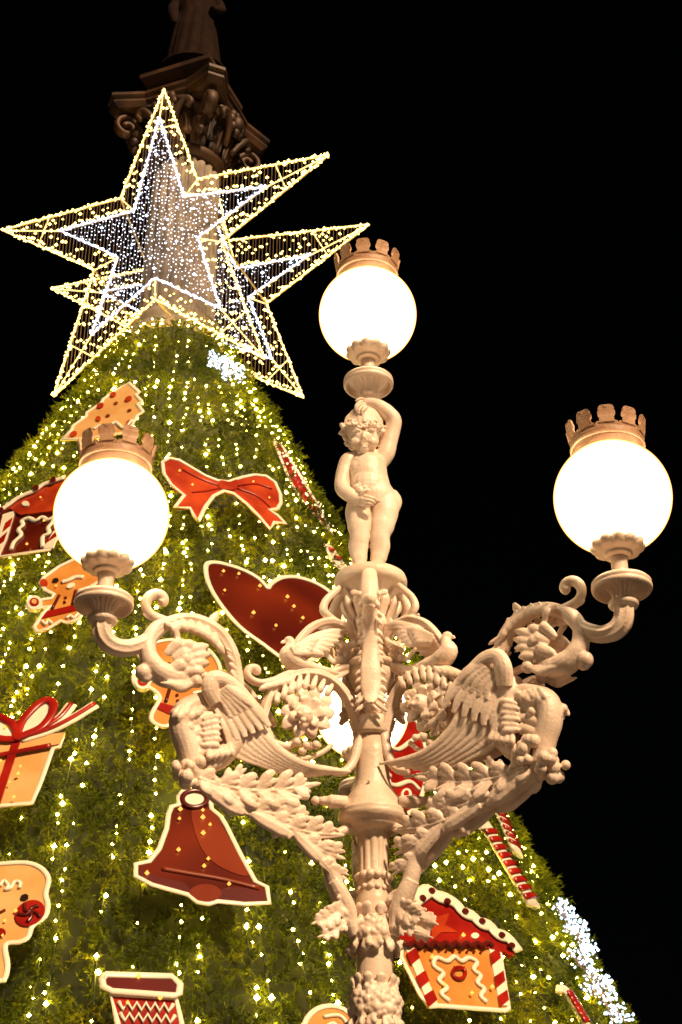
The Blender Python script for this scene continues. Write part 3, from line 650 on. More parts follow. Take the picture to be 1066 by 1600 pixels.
# ============================================================ THE TWO LIT STARS
C0 = V(CX, CY, 0)
OUT = [(256, 138), (308, 279), (514, 241), (346, 377), (413, 560), (242, 467), (83, 619), (147, 421), (3, 359), (188, 309)]
INN = [(249, 182), (287, 307), (416, 291), (309, 371), (344, 481), (242, 434), (142, 523), (184, 401), (94, 360), (209, 329)]
def star(label, p0, out, inn, dense):
    # work in plane coordinates
    def pl(p): w = onplane(p[0], p[1], p0, SN) - C0; return (w.dot(SH), w.z) if len(p) == 2 else p
    o = thing('star_light', label, 'lit star', (CX, CY, 0), 'star lights round the column top')
    O2 = [pl(p) if not isinstance(p, Vector) else p for p in out]; I2 = [pl(p) if not isinstance(p, Vector) else p for p in inn]
    d0 = (p0 - C0).dot(SN)
    def W(u, z, d=0.): return SH * u + SN * (d0 + d) + V(0, 0, z)
    def inside(pt, poly):
        c = False; n = len(poly)
        for i in range(n):
            (x1, y1), (x2, y2) = poly[i], poly[(i + 1) % n]
            if (y1 > pt[1]) != (y2 > pt[1]) and pt[0] < (x2 - x1) * (pt[1] - y1) / (y2 - y1) + x1: c = not c
        return c
    def outline(poly, name, frame_r, rope, step, br, bm, depth):
        mb = MB(); n = len(poly); P = []; rp = MB()
        for i in range(n):
            a, b = poly[i], poly[(i + 1) % n]
            for dd in (0,) if not depth else (0, depth):
                mb.tube([W(*a, dd + .03), W(*b, dd + .03)], [frame_r] * 2, SN, 5, 1)
            rp.tube([W(*a), W(*b)], [frame_r * .9] * 2, SN, 5, 1)
            L = math.hypot(b[0] - a[0], b[1] - a[1]); k = int(L / step)
            for j in range(k):
                u = (j + random.uniform(0, .7)) / k; P.append(tuple(W(a[0] + (b[0] - a[0]) * u + random.uniform(-.018, .018), a[1] + (b[1] - a[1]) * u + random.uniform(-.018, .018), random.uniform(-.03, .03))))
        fr = mb.build(name, M['frame_gold'], o, False)
        rb = rp.build('light_rope', rope, fr, False)
        bv, bt = octas(P, rng.uniform(br * .7, br * 1.25, len(P))); q = npmesh('bulbs', bv, bt, bm, fr); q['kind'] = 'stuff'
        return fr
    outline(O2, 'outer_frame', .011, M['star_rope'], .05, .022, M['star_warm'], 0)
    outline(I2, 'inner_frame', .010, M['star_wrope'], .045, .020, M['star_white'], 0)
    # cross struts between inner and outer notches
    def strut(a, b, r_):
        mb = MB(); mb.tube([W(*a, .02), W(*b, .02)], [r_] * 2, SN, 5, 1); mb.build('strut', M['star_rope'], o, False)
    for i in range(10): strut(O2[i], I2[i], .012)
    for i in range(0, 10, 2):                                      # bars across each point
        a, b, c = O2[i], O2[i - 1], O2[(i + 1) % 10]; u = .40
        strut((a[0] + (b[0] - a[0]) * u, a[1] + (b[1] - a[1]) * u), (a[0] + (c[0] - a[0]) * u, a[1] + (c[1] - a[1]) * u), .011)
    # hanging wires, clipped to the outline
    xs = [p[0] for p in O2]; wires = MB(); Pw = []; Pc = []; Pn = []
    for x in np.arange(min(xs) + .05, max(xs), .07):
        zz = np.arange(min(p[1] for p in O2), max(p[1] for p in O2), .03); run = []
        for z in zz:
            if inside((x, z), O2): run.append(z)
            else:
                if len(run) > 2: seg(wires, W, x, run, I2, inside, Pw, Pc, Pn, dense)
                run = []
        if len(run) > 2: seg(wires, W, x, run, I2, inside, Pw, Pc, Pn, dense)
    w_ = wires.build('hanging_wires', M['wire'], o, False); w_['kind'] = 'stuff'
    for P, r, mt in ((Pw, (.018, .036), M['star_warm']), (Pc, (.014, .034), M['star_white']), (Pn, (.0075, .0125), M['star_cool'])):
        if not P: continue
        bv, bt = octas(P, rng.uniform(*r, len(P))); q = npmesh('bulbs', bv, bt, mt, w_); q['kind'] = 'stuff'
    return o, O2, W
def seg(wires, W, x, run, I2, inside, Pw, Pc, Pn, dense):
    wires.tube([W(x, run[0], .0), W(x + random.uniform(-.015, .015), run[-1], 0)], [.006] * 2, SN, 3, 1)
    z = run[0] + random.random() * .1
    while z < run[-1]:
        p = tuple(W(x + random.uniform(-.02, .02), z, random.uniform(-.03, .03)))
        if inside((x, z), I2):
            if random.random() < .07: Pc.append(p)
            else: Pn.append(p)
            z += random.uniform(.07, .12)
        else:
            Pw.append(p)
            z += random.choice((.16, .26, .36, .55))
pf = C0 - SN * 1.3; pb = C0 + SN * .66
so, O2f, Wf = star('front star of warm light ropes with a white inner star, hung before the column', pf, OUT, INN, True)
back = [Vector((a, b)) for a, b in O2f]
def bk(px, py): w = onplane(px, py, pb, SN) - C0; return Vector((w.dot(SH), w.z))
bo = list(back); bo[2] = bk(577, 350); bo[3] = bk(384, 391).lerp(bo[3], .0) if False else bk(416, 474); bo[4] = bk(474, 621); bo[5] = bk(330, 560); bo[8] = bk(80, 450); bo[1] = bk(384, 391)
bo[1] = bk(357, 375); bo[9] = bk(232, 420); bo[7] = bk(222, 522)
cen = sum((Vector(p) for p in bo), Vector((0, 0))) / 10
bi = [cen + (p - cen) * .66 for p in bo]; bi[2] = bk(484, 398); bi[3] = bk(388, 464); bi[4] = bk(425, 560); bi[1] = bk(369, 419)
so2, O2b, Wb = star('rear star of warm light ropes, mostly behind the column and the front star', pb, bo, bi, True)
for i in (1, 3, 5, 7, 9):
    mb = MB(); mb.tube([Wf(*O2f[i]), Wb(*O2b[i])], [.018] * 2, (0, 0, 1), 6, 1); mb.build('connecting_bar', M['frame_gold'], so, False)

# ============================================================ LAMP POST
LX, LY = .123, 5.68
lamp = thing('lamp_post', 'ornate cream cast iron lamp post with lit round globes, winged scroll arms and a cherub', 'street lamp', (LX, LY, 0))
def lz(py, r=0.): return atY(580, py, LY - r).z
def lm(px_, py): p = atY(580, py, LY); return px_ * (p - CAM).dot(F_) / FPX          # pixels -> metres at the post
def post(name, rows, fl=None, n=72, mat=None):
    v, f = lathe([((lm(r, y)), lz(y), *(a,)) for y, r, a in [(q + (0,))[:3] for q in rows]], n, fl)
    return meshobj(name, v, f, mat or M['iron_dark'], lamp)
# foot, down to the ground
v, f = lathe([(.34, 0), (.34, .18), (.30, .2), (.30, .5), (.25, .56), (.22, .9), (.24, 1.0), (.2, 1.05), (.13, 1.3), (.11, 1.5), (.095, 2.0), (.085, lz(1600))], 48)
meshobj('pedestal', v, f, M['iron_dark'], lamp)
post('shaft', [(1615, 31), (1540, 30), (1440, 28), (1415, 27), (1405, 27), (1395, 24), (1378, 24), (1374, 24), (1372, 23, .10), (1340, 23, .12), (1312, 24, .12), (1302, 27, .06), (1296, 30)], 12, 96)
post('bell_collar', [(1304, 26), (1300, 36), (1297, 44), (1291, 45), (1289, 50), (1283, 54), (1279, 55), (1276, 53.5), (1274, 54.5), (1270, 53), (1268, 50), (1258, 46.5), (1248, 41), (1240, 35), (1232, 30), (1222, 27), (1200, 25.5), (1180, 24.5), (1150, 23.5)])
post('clamp', [(1153, 24), (1151, 30), (1148, 31), (1128, 31), (1125, 29), (1122, 24)])
post('upper_shaft', [(1128, 22), (1110, 19), (1098, 18.5), (1085, 21), (1072, 30), (1062, 36), (1053, 37), (1049, 34), (1047, 41), (1043, 43), (1039, 41), (1037, 33), (1020, 24), (1000, 21), (980, 22), (960, 27), (948, 34)])
post('cherub_stand', [(955, 24), (945, 27, .10), (934, 33, .10), (926, 42, .04), (922, 50), (921, 54), (915, 57), (909, 57), (904, 55), (902, 52), (898, 44), (893, 30)], 16, 96)
# bead rings and garlands
def ringballs(name, py, rpx, n, br, jitter=0, mat=None):
    mb = MB()
    for i in range(n):
        a = 2 * math.pi * i / n; r = lm(rpx, py)
        mb.ball(V(r * math.cos(a), r * math.sin(a), lz(py) + random.uniform(-jitter, jitter)), br * random.uniform(.9, 1.15), 8, 6)
    return mb.build(name, mat or M['iron'], lamp)
ringballs('bead_ring', 1372, 25, 14, .016); ringballs('bead_ring', 1392, 24, 14, .012, .006)
def garland(py, rpx, rows, name):
    mb = MB()
    for j, dy in enumerate(rows):
        y = py + dy[0]; n = dy[2]; r = lm(rpx + dy[1], y)
        for i in range(n):
            a = 2 * math.pi * (i + .5 * (j % 2) + random.uniform(-.12, .12)) / n; ca, sa = math.cos(a), math.sin(a)
            c = V(r * ca, r * sa, lz(y) + random.uniform(-.006, .006)); kind = dy[3]
            if kind == 'f':
                mb.ball(c, random.uniform(.016, .024), 8, 6)
                for k in range(5):
                    b = k * 2 * math.pi / 5; mb.ball(c + V(-sa * math.cos(b), ca * math.cos(b), math.sin(b)) * .022, .013, 6, 5)
            elif kind == 'd':
                mb.lobe(c, c + V(ca * .012, sa * .012, -.055), .020, .009, ref=(ca, sa, 0), lift=.008)
                mb.lobe(c, c + V(ca * .02 - sa * .02, sa * .02 + ca * .02, -.04), .012, .008, ref=(ca, sa, 0), lift=.01)
            else:
                mb.lobe(c, c + V(ca * .006, sa * .006, .05), .020, .009, ref=(ca, sa, 0), lift=.008)
    return fuse(mb.build(name, M['iron'], lamp), .004, 2)
garland(1450, 28, [(-12, -2, 10, 'u'), (0, 1, 9, 'f'), (12, 4, 10, 'f'), (20, 3, 11, 'd')], 'garland')
garland(1560, 31, [(-14, -1, 10, 'u'), (-4, 2, 9, 'f'), (8, 6, 10, 'f'), (20, 5, 10, 'f'), (30, 3, 11, 'd')], 'garland')

# ---- lanterns
def crown_mesh():
    """mural crown: a banded ring with clover-headed merlons"""
    v = []; f = []
    def rr(z): return .128 + .17 * (z + .03)
    v1, f1 = lathe([(rr(-.03) - .009, -.03), (rr(-.03), -.03), (rr(.03), .03), (rr(.034) + .005, .032), (rr(.04) + .006, .038), (rr(.044) + .002, .044), (rr(.06), .06), (rr(.06) - .009, .06), (rr(-.03) - .009, -.03)], 96, None, False)
    v += v1; f += f1
    half = [(-.047, .055), (-.047, .070), (-.042, .078), (-.036, .080), (-.031, .076), (-.029, .082), (-.028, .098), (-.032, .101), (-.035, .108), (-.034, .118), (-.030, .124), (-.031, .132), (-.026, .141), (-.018, .144), (-.010, .141), (-.004, .134)]
    prof = half + [(-x, z) for x, z in half[::-1]]
    n = len(prof)
    for k in range(10):
        a0 = 2 * math.pi * (k + .27) / 10; o = len(v)
        for dr in (.0, -.009):
            for x, z in prof:
                r = rr(z); a = a0 + x / r; v.append(((r + dr) * math.cos(a), (r + dr) * math.sin(a), z))
        # columns of quads: left point i with right point n-1-i
        for L in (0, 1):
            for i in range(n // 2 - 1):
                q = (o + L * n + i, o + L * n + n - 1 - i, o + L * n + n - 2 - i, o + L * n + i + 1); f.append(q if not L else q[::-1])
        for i in range(n - 1): f.append((o + i, o + i + 1, o + n + i + 1, o + n + i))
    return v, f
GR = .225
def lantern(c, first):
    """globe centre c (relative to the post's foot): globe > crown, holder; saucer etc belong to the lantern stem"""
    gl = bpy.data.objects.new('globe', first['globe']); link(gl, lamp); gl.location = c
    for nm, me in first['subs']:
        q = bpy.data.objects.new(nm, me); link(q, gl)
    return gl
first = {}
t = MB(); t.ball((0, 0, 0), GR, 64, 40); o = t.build('globe', M['globe'], lamp); first['globe'] = o.data; bpy.data.objects.remove(o)
subs = []
v, f = crown_mesh(); v = [(x, y, z + .182) for x, y, z in v]; o = meshobj('crown', v, f, M['crown'], None, False); subs.append(('crown', o.data)); bpy.data.objects.remove(o)
v, f = lathe([(r_, -.192 + (z_ + .192) * .70, *am) for r_, z_, *am in [(.03, -.295), (.036, -.288), (.046, -.284), (.052, -.276), (.049, -.268), (.060, -.263, .05), (.080, -.256, .10), (.093, -.243, .13), (.099, -.226, .14), (.099, -.208, .14), (.093, -.196, .12), (.082, -.190, .05), (.05, -.196)]], 120, 11)
o = meshobj('holder', v, f, M['iron']); subs.append(('holder', o.data)); bpy.data.objects.remove(o)
v, f = lathe([(.034, -.36), (.031, -.35), (.030, -.32), (.031, -.28), (.036, -.25)], 32)
o = meshobj('stem', v, f, M['iron']); subs.append(('stem', o.data)); bpy.data.objects.remove(o)
v, f = lathe([(r_, z_ + .045, *am) for r_, z_, *am in [(.036, -.500), (.036, -.485, .10), (.037, -.468, .18), (.041, -.452, .22), (.050, -.438, .22), (.062, -.428, .12), (.078, -.423, .05), (.094, -.424, .0), (.098, -.436), (.100, -.448), (.107, -.449), (.1115, -.441), (.1125, -.432), (.107, -.429), (.112, -.424), (.111, -.414), (.104, -.406), (.085, -.399), (.06, -.392), (.042, -.384), (.034, -.372)]], 144, 16)
o = meshobj('saucer', v, f, M['iron']); subs.append(('saucer', o.data)); bpy.data.objects.remove(o)
first['subs'] = subs
ARM_R = 1.117
def armdir(az): return V(math.sin(az), -math.cos(az), 0)           # az measured from the direction to the camera
AZ = [rad(56), rad(-64.5), rad(181)]
RR_ = [1.105, 1.128, 1.20]; ZG = [4.585, 4.585, 4.46]
GZ = 4.585
for a, rr_, zz in zip(AZ, RR_, ZG):
    lantern(armdir(a) * rr_ + V(0, 0, zz), first)
    gl = lamp.children[-1]
topg = atY(573, 492, LY)
lantern(V(0, 0, topg.z), first)

# ---- arms, traced on the right one
AD = armdir(AZ[0]); AT = V(-AD.y, AD.x, 0); AT = AT if AT.y < 0 else -AT
if AT.cross(AD).z > 0: pass
def A(px, py, t=0.):
    p = onplane(px, py, V(LX, LY, 0) + AT * t, AT) - V(LX, LY, 0); return V(p.dot(AD), t, p.z)
def rpx(w): return w * 6.1 / FPX
def arm_parts():
    parts = []
    k = rpx(1)
    def T(mb, pts, rr, t=0., fl=0, amp=0., n=12, tt=1.0, sub=4):
        mb.tube([A(p[0], p[1], t + (p[2] if len(p) > 2 else 0)) for p in pts], [(r * k, r * k * tt) if not isinstance(r, tuple) else (r[0] * k, r[1] * k) for r in rr], (0, 1, 0), n, sub, fl, amp)
    def Lb(mb, a, b, w, t=0., th=None, bend=0., lift=0.):
        mb.lobe(A(*a, t), A(*b, t), w * k, (th or w * .5) * k, bend, lift * k)
    # branch carrying the lantern, running into the volute stem
    mb = MB()
    g0 = V(RR_[0], 0, GZ)
    def G(dz, dr=0): return V(RR_[0] + dr, 0, GZ + dz)
    pts = [G(-.445), G(-.475), A(975, 962), A(971, 975), A(960, 986), A(944, 991), A(926, 989), A(909, 981), A(893, 967), A(878, 956), A(852, 951), A(826, 959), A(802, 978), A(787, 1005), A(780, 1035), A(778, 1065), A(782, 1090)]
    rr = [.033, .036, .036, .036, .035, .033, .031, .028, .024, .024, .026, .029, .031, .031, .029, .03, .034]
    mb.tube(pts, [(r, r) for r in rr], (0, 1, 0), 24, 5, 8, .10)
    mb.tube([G(-.440), G(-.447), G(-.456), G(-.465), G(-.472)], [.046, .055, .057, .053, .038], (0, 1, 0), 20, 2)
    T(mb, [(868, 957), (890, 948), (904, 938), (909, 926), (906, 914), (896, 908), (886, 911), (882, 919), (887, 924)], [8, 8, 7.5, 7.5, 8, 8.5, 8.5, 8, 7])
    Lb(mb, (893, 950), (914, 938), 5); Lb(mb, (826, 966), (803, 942), 7, bend=.08)
    parts.append(('branch', mb, .0035))
    # acanthus along the stem and the flower inside the ring
    mb = MB()
    for t in (-.028, .028):
        sg = 1 if t > 0 else -1
        for (a, b) in (((880, 953), (858, 967)), ((868, 951), (843, 968)), ((856, 950), (828, 974)), ((843, 952), (815, 982)), ((830, 956), (808, 990)), ((818, 963), (800, 1000)), ((806, 974), (794, 1010))):
            Lb(mb, a, b, 6.5, t, 4, bend=.10, lift=4 * sg)
        for i in range(6):
            Lb(mb, (792 - i * 2.2, 1000 + i * 12), (772 + (i % 2) * 3, 1014 + i * 12), 4, t * .8, 3)
    parts.append(('acanthus_spray', mb, .004))
    mb = MB()
    T(mb, [(872, 953), (893, 960), (905, 978), (908, 1000), (900, 1022), (884, 1037), (864, 1043), (842, 1038)], [8, 10, 11, 13, 16, 18, 16, 9], tt=1.1, n=16)
    T(mb, [(900, 1030), (912, 1040), (920, 1034)], [7, 8, 6]); mb.ball(A(915, 1031), .032, 12, 8)
    for t, sg in ((-.028, -1), (.028, 1)):
        for (a, b, w) in (((880, 1005), (858, 984), 8), ((870, 1000), (838, 990), 8), ((868, 1010), (818, 995), 8), ((866, 1020), (815, 1008), 7), ((862, 1026), (818, 1022), 7), ((860, 1034), (824, 1036), 7), ((870, 1012), (845, 1005), 9), ((878, 1030), (850, 1022), 9)):
            Lb(mb, a, b, w, t, 5, lift=7 * sg)
        Lb(mb, (862, 990), (874, 958), 6, t, 3, bend=.1, lift=6 * sg)
        for j in range(5): Lb(mb, (832 + j * 3, 1042 + j * 1.5), (866 + j * 6, 1064 - j * 3.5), 4.5, t, 3.5, bend=-.08, lift=4 * sg)
        mb.ball(A(836, 1050, t), .026, 10, 7); mb.ball(A(850, 1014, t * 1.5), .022, 8, 6); mb.ball(A(838, 1026, t * 1.4), .017, 8, 6)
    T(mb, [(795, 1056), (812, 1046), (832, 1040)], [7, 6, 7])
    parts.append(('flower_scroll', mb, .004))
    # wings (one each side) with rows of feathers
    mb = MB()
    top = [(745, 1098), (738, 1132), (712, 1166), (670, 1192), (612, 1204)]; bot = [(800, 1150), (775, 1170), (740, 1186), (700, 1204), (650, 1214)]
    for t, sg in ((-.034, -1), (.034, 1)):
        for i in range(7):
            u = i / 6; P = [(a[0] * (1 - u) + b[0] * u, a[1] * (1 - u) + b[1] * u) for a, b in zip(top, bot)]
            P[-1] = (P[-1][0] + u * 26, P[-1][1] - u * 5)
            T(mb, [(p[0], p[1], sg * (.022 - .0062 * i) + (-.012 * j / 4) * sg) for j, p in enumerate(P)], [(7.2, 2.8), (7.2, 2.8), (6.4, 2.6), (5.0, 2.4), (2.4, 2)], t)
        for i in range(6):
            u = i / 5; a = (766 + 34 * u, 1072 + 22 * u); b = (726 + 62 * u, 1128 + 24 * u)
            T(mb, [(a[0] + 6, a[1] - 8, sg * (.044 - .008 * i)), ((a[0] + b[0]) / 2 - 3, (a[1] + b[1]) / 2, sg * (.052 - .008 * i)), (b[0], b[1], sg * (.046 - .008 * i))], [(9, 2.6), (9, 2.6), (4.5, 2)], t)
        for i in range(5):
            u = i / 4; T(mb, [(786 + 18 * u, 1058 + 10 * u, sg * (.052 - .007 * i)), (766 + 22 * u, 1076 + 14 * u, sg * (.060 - .007 * i)), (750 + 34 * u, 1094 + 16 * u, sg * (.054 - .007 * i))], [(8, 2.6), (8, 2.6), (4, 2)], t)
        T(mb, [(806, 1084, sg * .01), (813, 1064, sg * .03), (807, 1047, sg * .04), (790, 1050, sg * .045), (770, 1066, sg * .045), (751, 1086, sg * .04)], [14, 14, 12.5, 11, 9, 5], t, tt=.7)
    parts.append(('wing', mb, .003))
    # creature: breast, ruff, outward face
    mb = MB()
    T(mb, [(800, 1062), (803, 1090), (797, 1120), (785, 1145), (800, 1172), (830, 1190)], [14, 16, 18, 18, 14, 11], tt=1.2, n=16)
    T(mb, [(808, 1080), (835, 1084), (856, 1098), (860, 1125), (852, 1155), (846, 1185), (836, 1205)], [11, 15, 18, 18, 17, 15, 11], tt=1.15, n=16)
    for t in (-.03, .0, .03):
        [T(mb, [(a_[0], a_[1]), (b_[0], b_[1])], [10, 9], t * .6, tt=1.0) for a_, b_ in (((814, 1090), (866, 1103)), ((814, 1106), (860, 1120)), ((818, 1124), (857, 1137)), ((822, 1142), (853, 1154)), ((826, 1160), (850, 1172)))]
        mb.ball(A(868, 1099, t), .020, 8, 6); mb.ball(A(861, 1127, t * .7), .016, 8, 6)
    mb.ball(A(872, 1113, 0), (.020, .016, .032), 8, 6); mb.ball(A(863, 1143, 0), (.020, .032, .014), 8, 6); mb.ball(A(858, 1156, 0), (.022, .03, .02), 8, 6)
    for t, sg in ((-.042, -1), (.042, 1)):
        for j in range(6): Lb(mb, (826 + (j % 2) * 3, 1112 + j * 8), (800 + (j % 2) * 2, 1108 + j * 9.5), 5.2, t, 4.5, lift=5 * sg)
        for j in range(5): Lb(mb, (790 + j * 7, 1150 + j * 2), (784 + j * 9, 1174 + j), 5.5, t, 4.5, lift=4 * sg)
        for j in range(5): Lb(mb, (826 + j * 8, 1094 - j * 2), (840 + j * 8, 1106 + (j % 2) * 6), 5, t, 3.5, lift=3 * sg)
        mb.ball(A(846, 1122, t * .9), .018, 8, 6); mb.ball(A(852, 1108, t), .014, 8, 6)
    parts.append(('sphinx', mb, .004))
    mb = MB()
    random.seed(5)
    for i in range(30):
        a = random.uniform(0, 2 * math.pi); r = random.uniform(.1, 1) ** .6
        mb.ball(A(848 + 25 * r * math.cos(a), 1190 + 21 * r * math.sin(a), random.uniform(-.055, .055)), random.uniform(.018, .027), 9, 7)
    parts.append(('grape_cluster', mb, .0035))
    # lower acanthus bracket
    mb = MB()
    T(mb, [(846, 1196), (818, 1222), (785, 1243), (748, 1262), (708, 1282), (672, 1310), (651, 1342), (643, 1370), (636, 1392), (630, 1412)], [11, 10.5, 10, 9, 9, 10, 11, 12, 12, 11], tt=1.1, n=16)
    for t, sg in ((-.024, -1), (.024, 1)):
        def lf(pts, w, n=6, side=None, lift=.3):
            side = side or (-sg,); mb.leaf([A(x, y, t) for (x, y) in pts], w * k, n, side, ref=(0, sg, 0), lift=lift)
        lf([(836, 1204), (800, 1218), (755, 1228), (710, 1228), (672, 1222)], 24, 6, (-1, 1))
        lf([(812, 1224), (786, 1210), (768, 1204)], 16, 3)
        lf([(775, 1250), (742, 1262), (708, 1270), (678, 1274)], 22, 5)
        lf([(730, 1278), (695, 1292), (662, 1300), (636, 1302)], 22, 4)
        lf([(682, 1308), (660, 1326), (636, 1336)], 19, 3)
        lf([(658, 1342), (644, 1358), (630, 1368)], 14, 3)
        lf([(624, 1398), (634, 1420), (652, 1432), (668, 1438)], 14, 5, (-1, 1)); lf([(620, 1425), (634, 1448), (650, 1456), (662, 1460)], 11, 4, (-1, 1))
        Lb(mb, (760, 1262), (700, 1300), 13, t * .9, 7); Lb(mb, (830, 1214), (770, 1262), 15, t * .9, 8); Lb(mb, (700, 1292), (655, 1345), 12, t * .8, 7)
        Lb(mb, (722, 1280), (728, 1304), 6, t * .4, 5); Lb(mb, (700, 1290), (706, 1306), 4, t, 3)
    T(mb, [(644, 1375), (634, 1396), (624, 1420), (620, 1444), (616, 1462)], [11, 13, 13, 11, 7], tt=1.3); T(mb, [(636, 1300), (612, 1290), (600, 1285)], [7, 7, 7])
    parts.append(('acanthus_bracket', mb, .0033))
    # C scroll round the rosette
    mb = MB()
    T(mb, [(600, 1146), (608, 1112), (622, 1080), (642, 1058), (668, 1047), (695, 1049), (718, 1064), (734, 1090), (740, 1120), (728, 1150)], [9, 8.5, 8, 8, 8, 7.5, 7, 7, 7, 6], fl=6, amp=.12, n=18, tt=1.4)
    T(mb, [(672, 1045), (700, 1047), (722, 1056), (742, 1058), (756, 1052), (762, 1042), (757, 1034), (748, 1036), (748, 1043)], [6, 7, 7, 6, 6, 6, 6.5, 7, 6], tt=1.2)
    T(mb, [(600, 1146), (605, 1170), (612, 1192), (624, 1204), (640, 1205)], [9, 8, 7, 6.5, 5], tt=1.2)
    for t, sg in ((-.03, -1), (.03, 1)):
        for i in range(8):
            u = i / 7; Lb(mb, (636 + 80 * u, 1066 - 22 * math.sin(math.pi * u) + 8 * u), (648 + 72 * u, 1084 - 14 * math.sin(math.pi * u) + 10 * u), 5, t, 3.5, lift=3 * sg)
        for i in range(5): Lb(mb, (690 + 9 * i, 1050 + 2 * i), (704 + 10 * i, 1062 + 2 * i), 4.2, t, 3, lift=2 * sg)
    parts.append(('c_scroll', mb, .0035))
    mb = MB()
    for t, sg in ((-.02, -1), (.02, 1)):
        for ring, (R_, n_, w_, lf_) in enumerate(((40, 10, 10.5, 5), (27, 7, 9, 7))):
            for i in range(n_):
                a = 2 * math.pi * (i + .5 * ring) / n_; c = (676, 1108)
                Lb(mb, (c[0] + 7 * math.cos(a), c[1] + 7 * math.sin(a)), (c[0] + R_ * random.uniform(.9, 1.08) * math.cos(a), c[1] + R_ * 1.05 * random.uniform(.9, 1.06) * math.sin(a)), w_, t + sg * .014 * ring, 2.4, bend=.10, lift=lf_ * sg)
        mb.ball(A(676, 1112, t + sg * .03), (.034, .03, .038), 12, 8); mb.ball(A(677, 1120, t + sg * .058), .012, 8, 6); mb.ball(A(668, 1109, t + sg * .052), .010, 8, 6); mb.ball(A(684, 1109, t + sg * .052), .010, 8, 6)
        for c in ((690, 1154), (676, 1160), (662, 1160), (684, 1168)): mb.ball(A(*c, t + sg * .01), random.uniform(.012, .02), 8, 6)
    T(mb, [(728, 1150), (706, 1160), (690, 1150)], [5, 6, 6]); T(mb, [(640, 1160), (655, 1172), (680, 1180), (700, 1176)], [4, 4, 4, 4])
    parts.append(('rosette', mb, .0035))
    # bird and the scroll above it, handle
    mb = MB()
    T(mb, [(704, 994), (699, 994), (697, 1003), (701, 1016), (692, 1029), (674, 1037), (650, 1044), (628, 1050)], [5, 7.5, 8.5, 14, 15, 11, 7, 3], tt=1.2, n=14)
    Lb(mb, (700, 992), (712, 997), 3.2)
    for t, sg in ((-.022, -1), (.022, 1)):
        for i in range(6):
            u = i / 5; Lb(mb, (692 - 6 * u, 1008 + 8 * u), (612 + 36 * u, 986 + 34 * u), 6.5, t + sg * .01, 3, bend=-.08, lift=5 * sg)
        for i in range(4):
            u = i / 3; Lb(mb, (695 - 4 * u, 1006 + 8 * u), (655 + 12 * u, 994 + 22 * u), 6, t + sg * .022, 3, lift=4 * sg)
    parts.append(('bird', mb, .0035))
    mb = MB()
    T(mb, [(600, 992), (618, 976), (640, 968), (662, 973), (680, 988), (692, 1006)], [7, 7, 6.5, 6.5, 6, 5], tt=1.3, fl=5, amp=.12, n=16)
    T(mb, [(600, 1000), (616, 980), (636, 964), (648, 950), (645, 936), (634, 924), (622, 914)], [6, 6.5, 6.5, 7, 6.5, 6, 5])
    T(mb, [(604, 1002), (616, 1010), (630, 1018)], [6, 5, 5]); T(mb, [(598, 1036), (618, 1040), (640, 1046), (662, 1046)], [6, 6, 5, 5])
    mb.ball(A(617, 1023), .022, 10, 7); mb.ball(A(628, 1028), .018, 10, 7)
    for a, b in (((604, 1040), (636, 1058)), ((612, 1030), (640, 1030)), ((600, 1008), (622, 1004)), ((650, 1012), (634, 1034))): Lb(mb, a, b, 5)
    parts.append(('upper_scroll', mb, .0035))
    return parts
arm_meshes = []
for nm, mb, vx in arm_parts():
    o = mb.build(nm, M['iron'], None); fuse(o, vx, (1 if vx < .0036 else 2), .5); arm_meshes.append((nm, o.data)); bpy.data.objects.remove(o)
for idx, az in enumerate(AZ):
    d = armdir(az); ang = math.atan2(d.y, d.x)
    ar = bpy.data.objects.new('arm', arm_meshes[0][1]); link(ar, lamp)
    # local frame: r -> x, t -> y (sign as traced), z
    sgn = 1
    ar.rotation_euler = (0, 0, ang); sc = RR_[idx] / RR_[0]; ar.scale = (sc, 1, 1); ar.location = (0, 0, ZG[idx] - ZG[0])
    for nm, me in arm_meshes[1:]:
        q = bpy.data.objects.new(nm, me); link(q, ar)

# ---- front leaves with an animal head, between the arms
def front_leaf():
    mb = MB()
    P = [(890, .10), (898, .145), (912, .175), (935, .185), (955, .165), (985, .125), (1015, .105), (1045, .115), (1070, .115), (1090, .125), (1098, .15)]
    def z_(y, r): return atY(576, y, LY - r).z
    pts = [V(r, 0, z_(y, r)) for y, r in P]
    mb.tube(pts, [(.02, .030), (.024, .032), (.026, .036), (.03, .042), (.022, .030), (.018, .028), (.018, .033), (.018, .040), (.016, .040), (.012, .028), (.006, .012)], (0, 1, 0), 16, 4)
    for i, (y, r) in enumerate(P[4:10]):
        for sg in (-1, 1):
            for dy in (-6, 6):
                a = V(r - .01, sg * .015, z_(y + dy, r)); L = .036 + .012 * (i in (3, 4, 5))
                mb.lobe(a, a + V(-.006, sg * L, -.040), .010, .007, ref=(1, 0, 0), lift=.006)
    return mb
mb = front_leaf(); o = fuse(mb.build('leaf_spine', M['iron'], None), .0035, 2); me_leaf = o.data; bpy.data.objects.remove(o)
mb = MB()
hz = atY(576, 935, LY - .19).z
mb.ball(V(.20, 0, hz), (.045, .042, .05), 14, 10); mb.ball(V(.235, 0, hz - .03), (.032, .03, .026), 12, 8); mb.ball(V(.255, 0, hz - .028), (.014, .018, .012), 8, 6)
mb.ball(V(.225, 0, hz - .055), (.026, .024, .012), 8, 6)
for sg in (-1, 1):
    mb.ball(V(.222, sg * .038, hz + .004), .013, 8, 6); mb.ball(V(.215, sg * .030, hz - .04), .016, 8, 6)
    mb.lobe(V(.19, sg * .035, hz + .02), V(.185, sg * .075, hz + .035), .014, .008, ref=(1, 0, 0))
o = fuse(mb.build('animal_head', M['iron'], None), .003, 2); me_head = o.data; bpy.data.objects.remove(o)
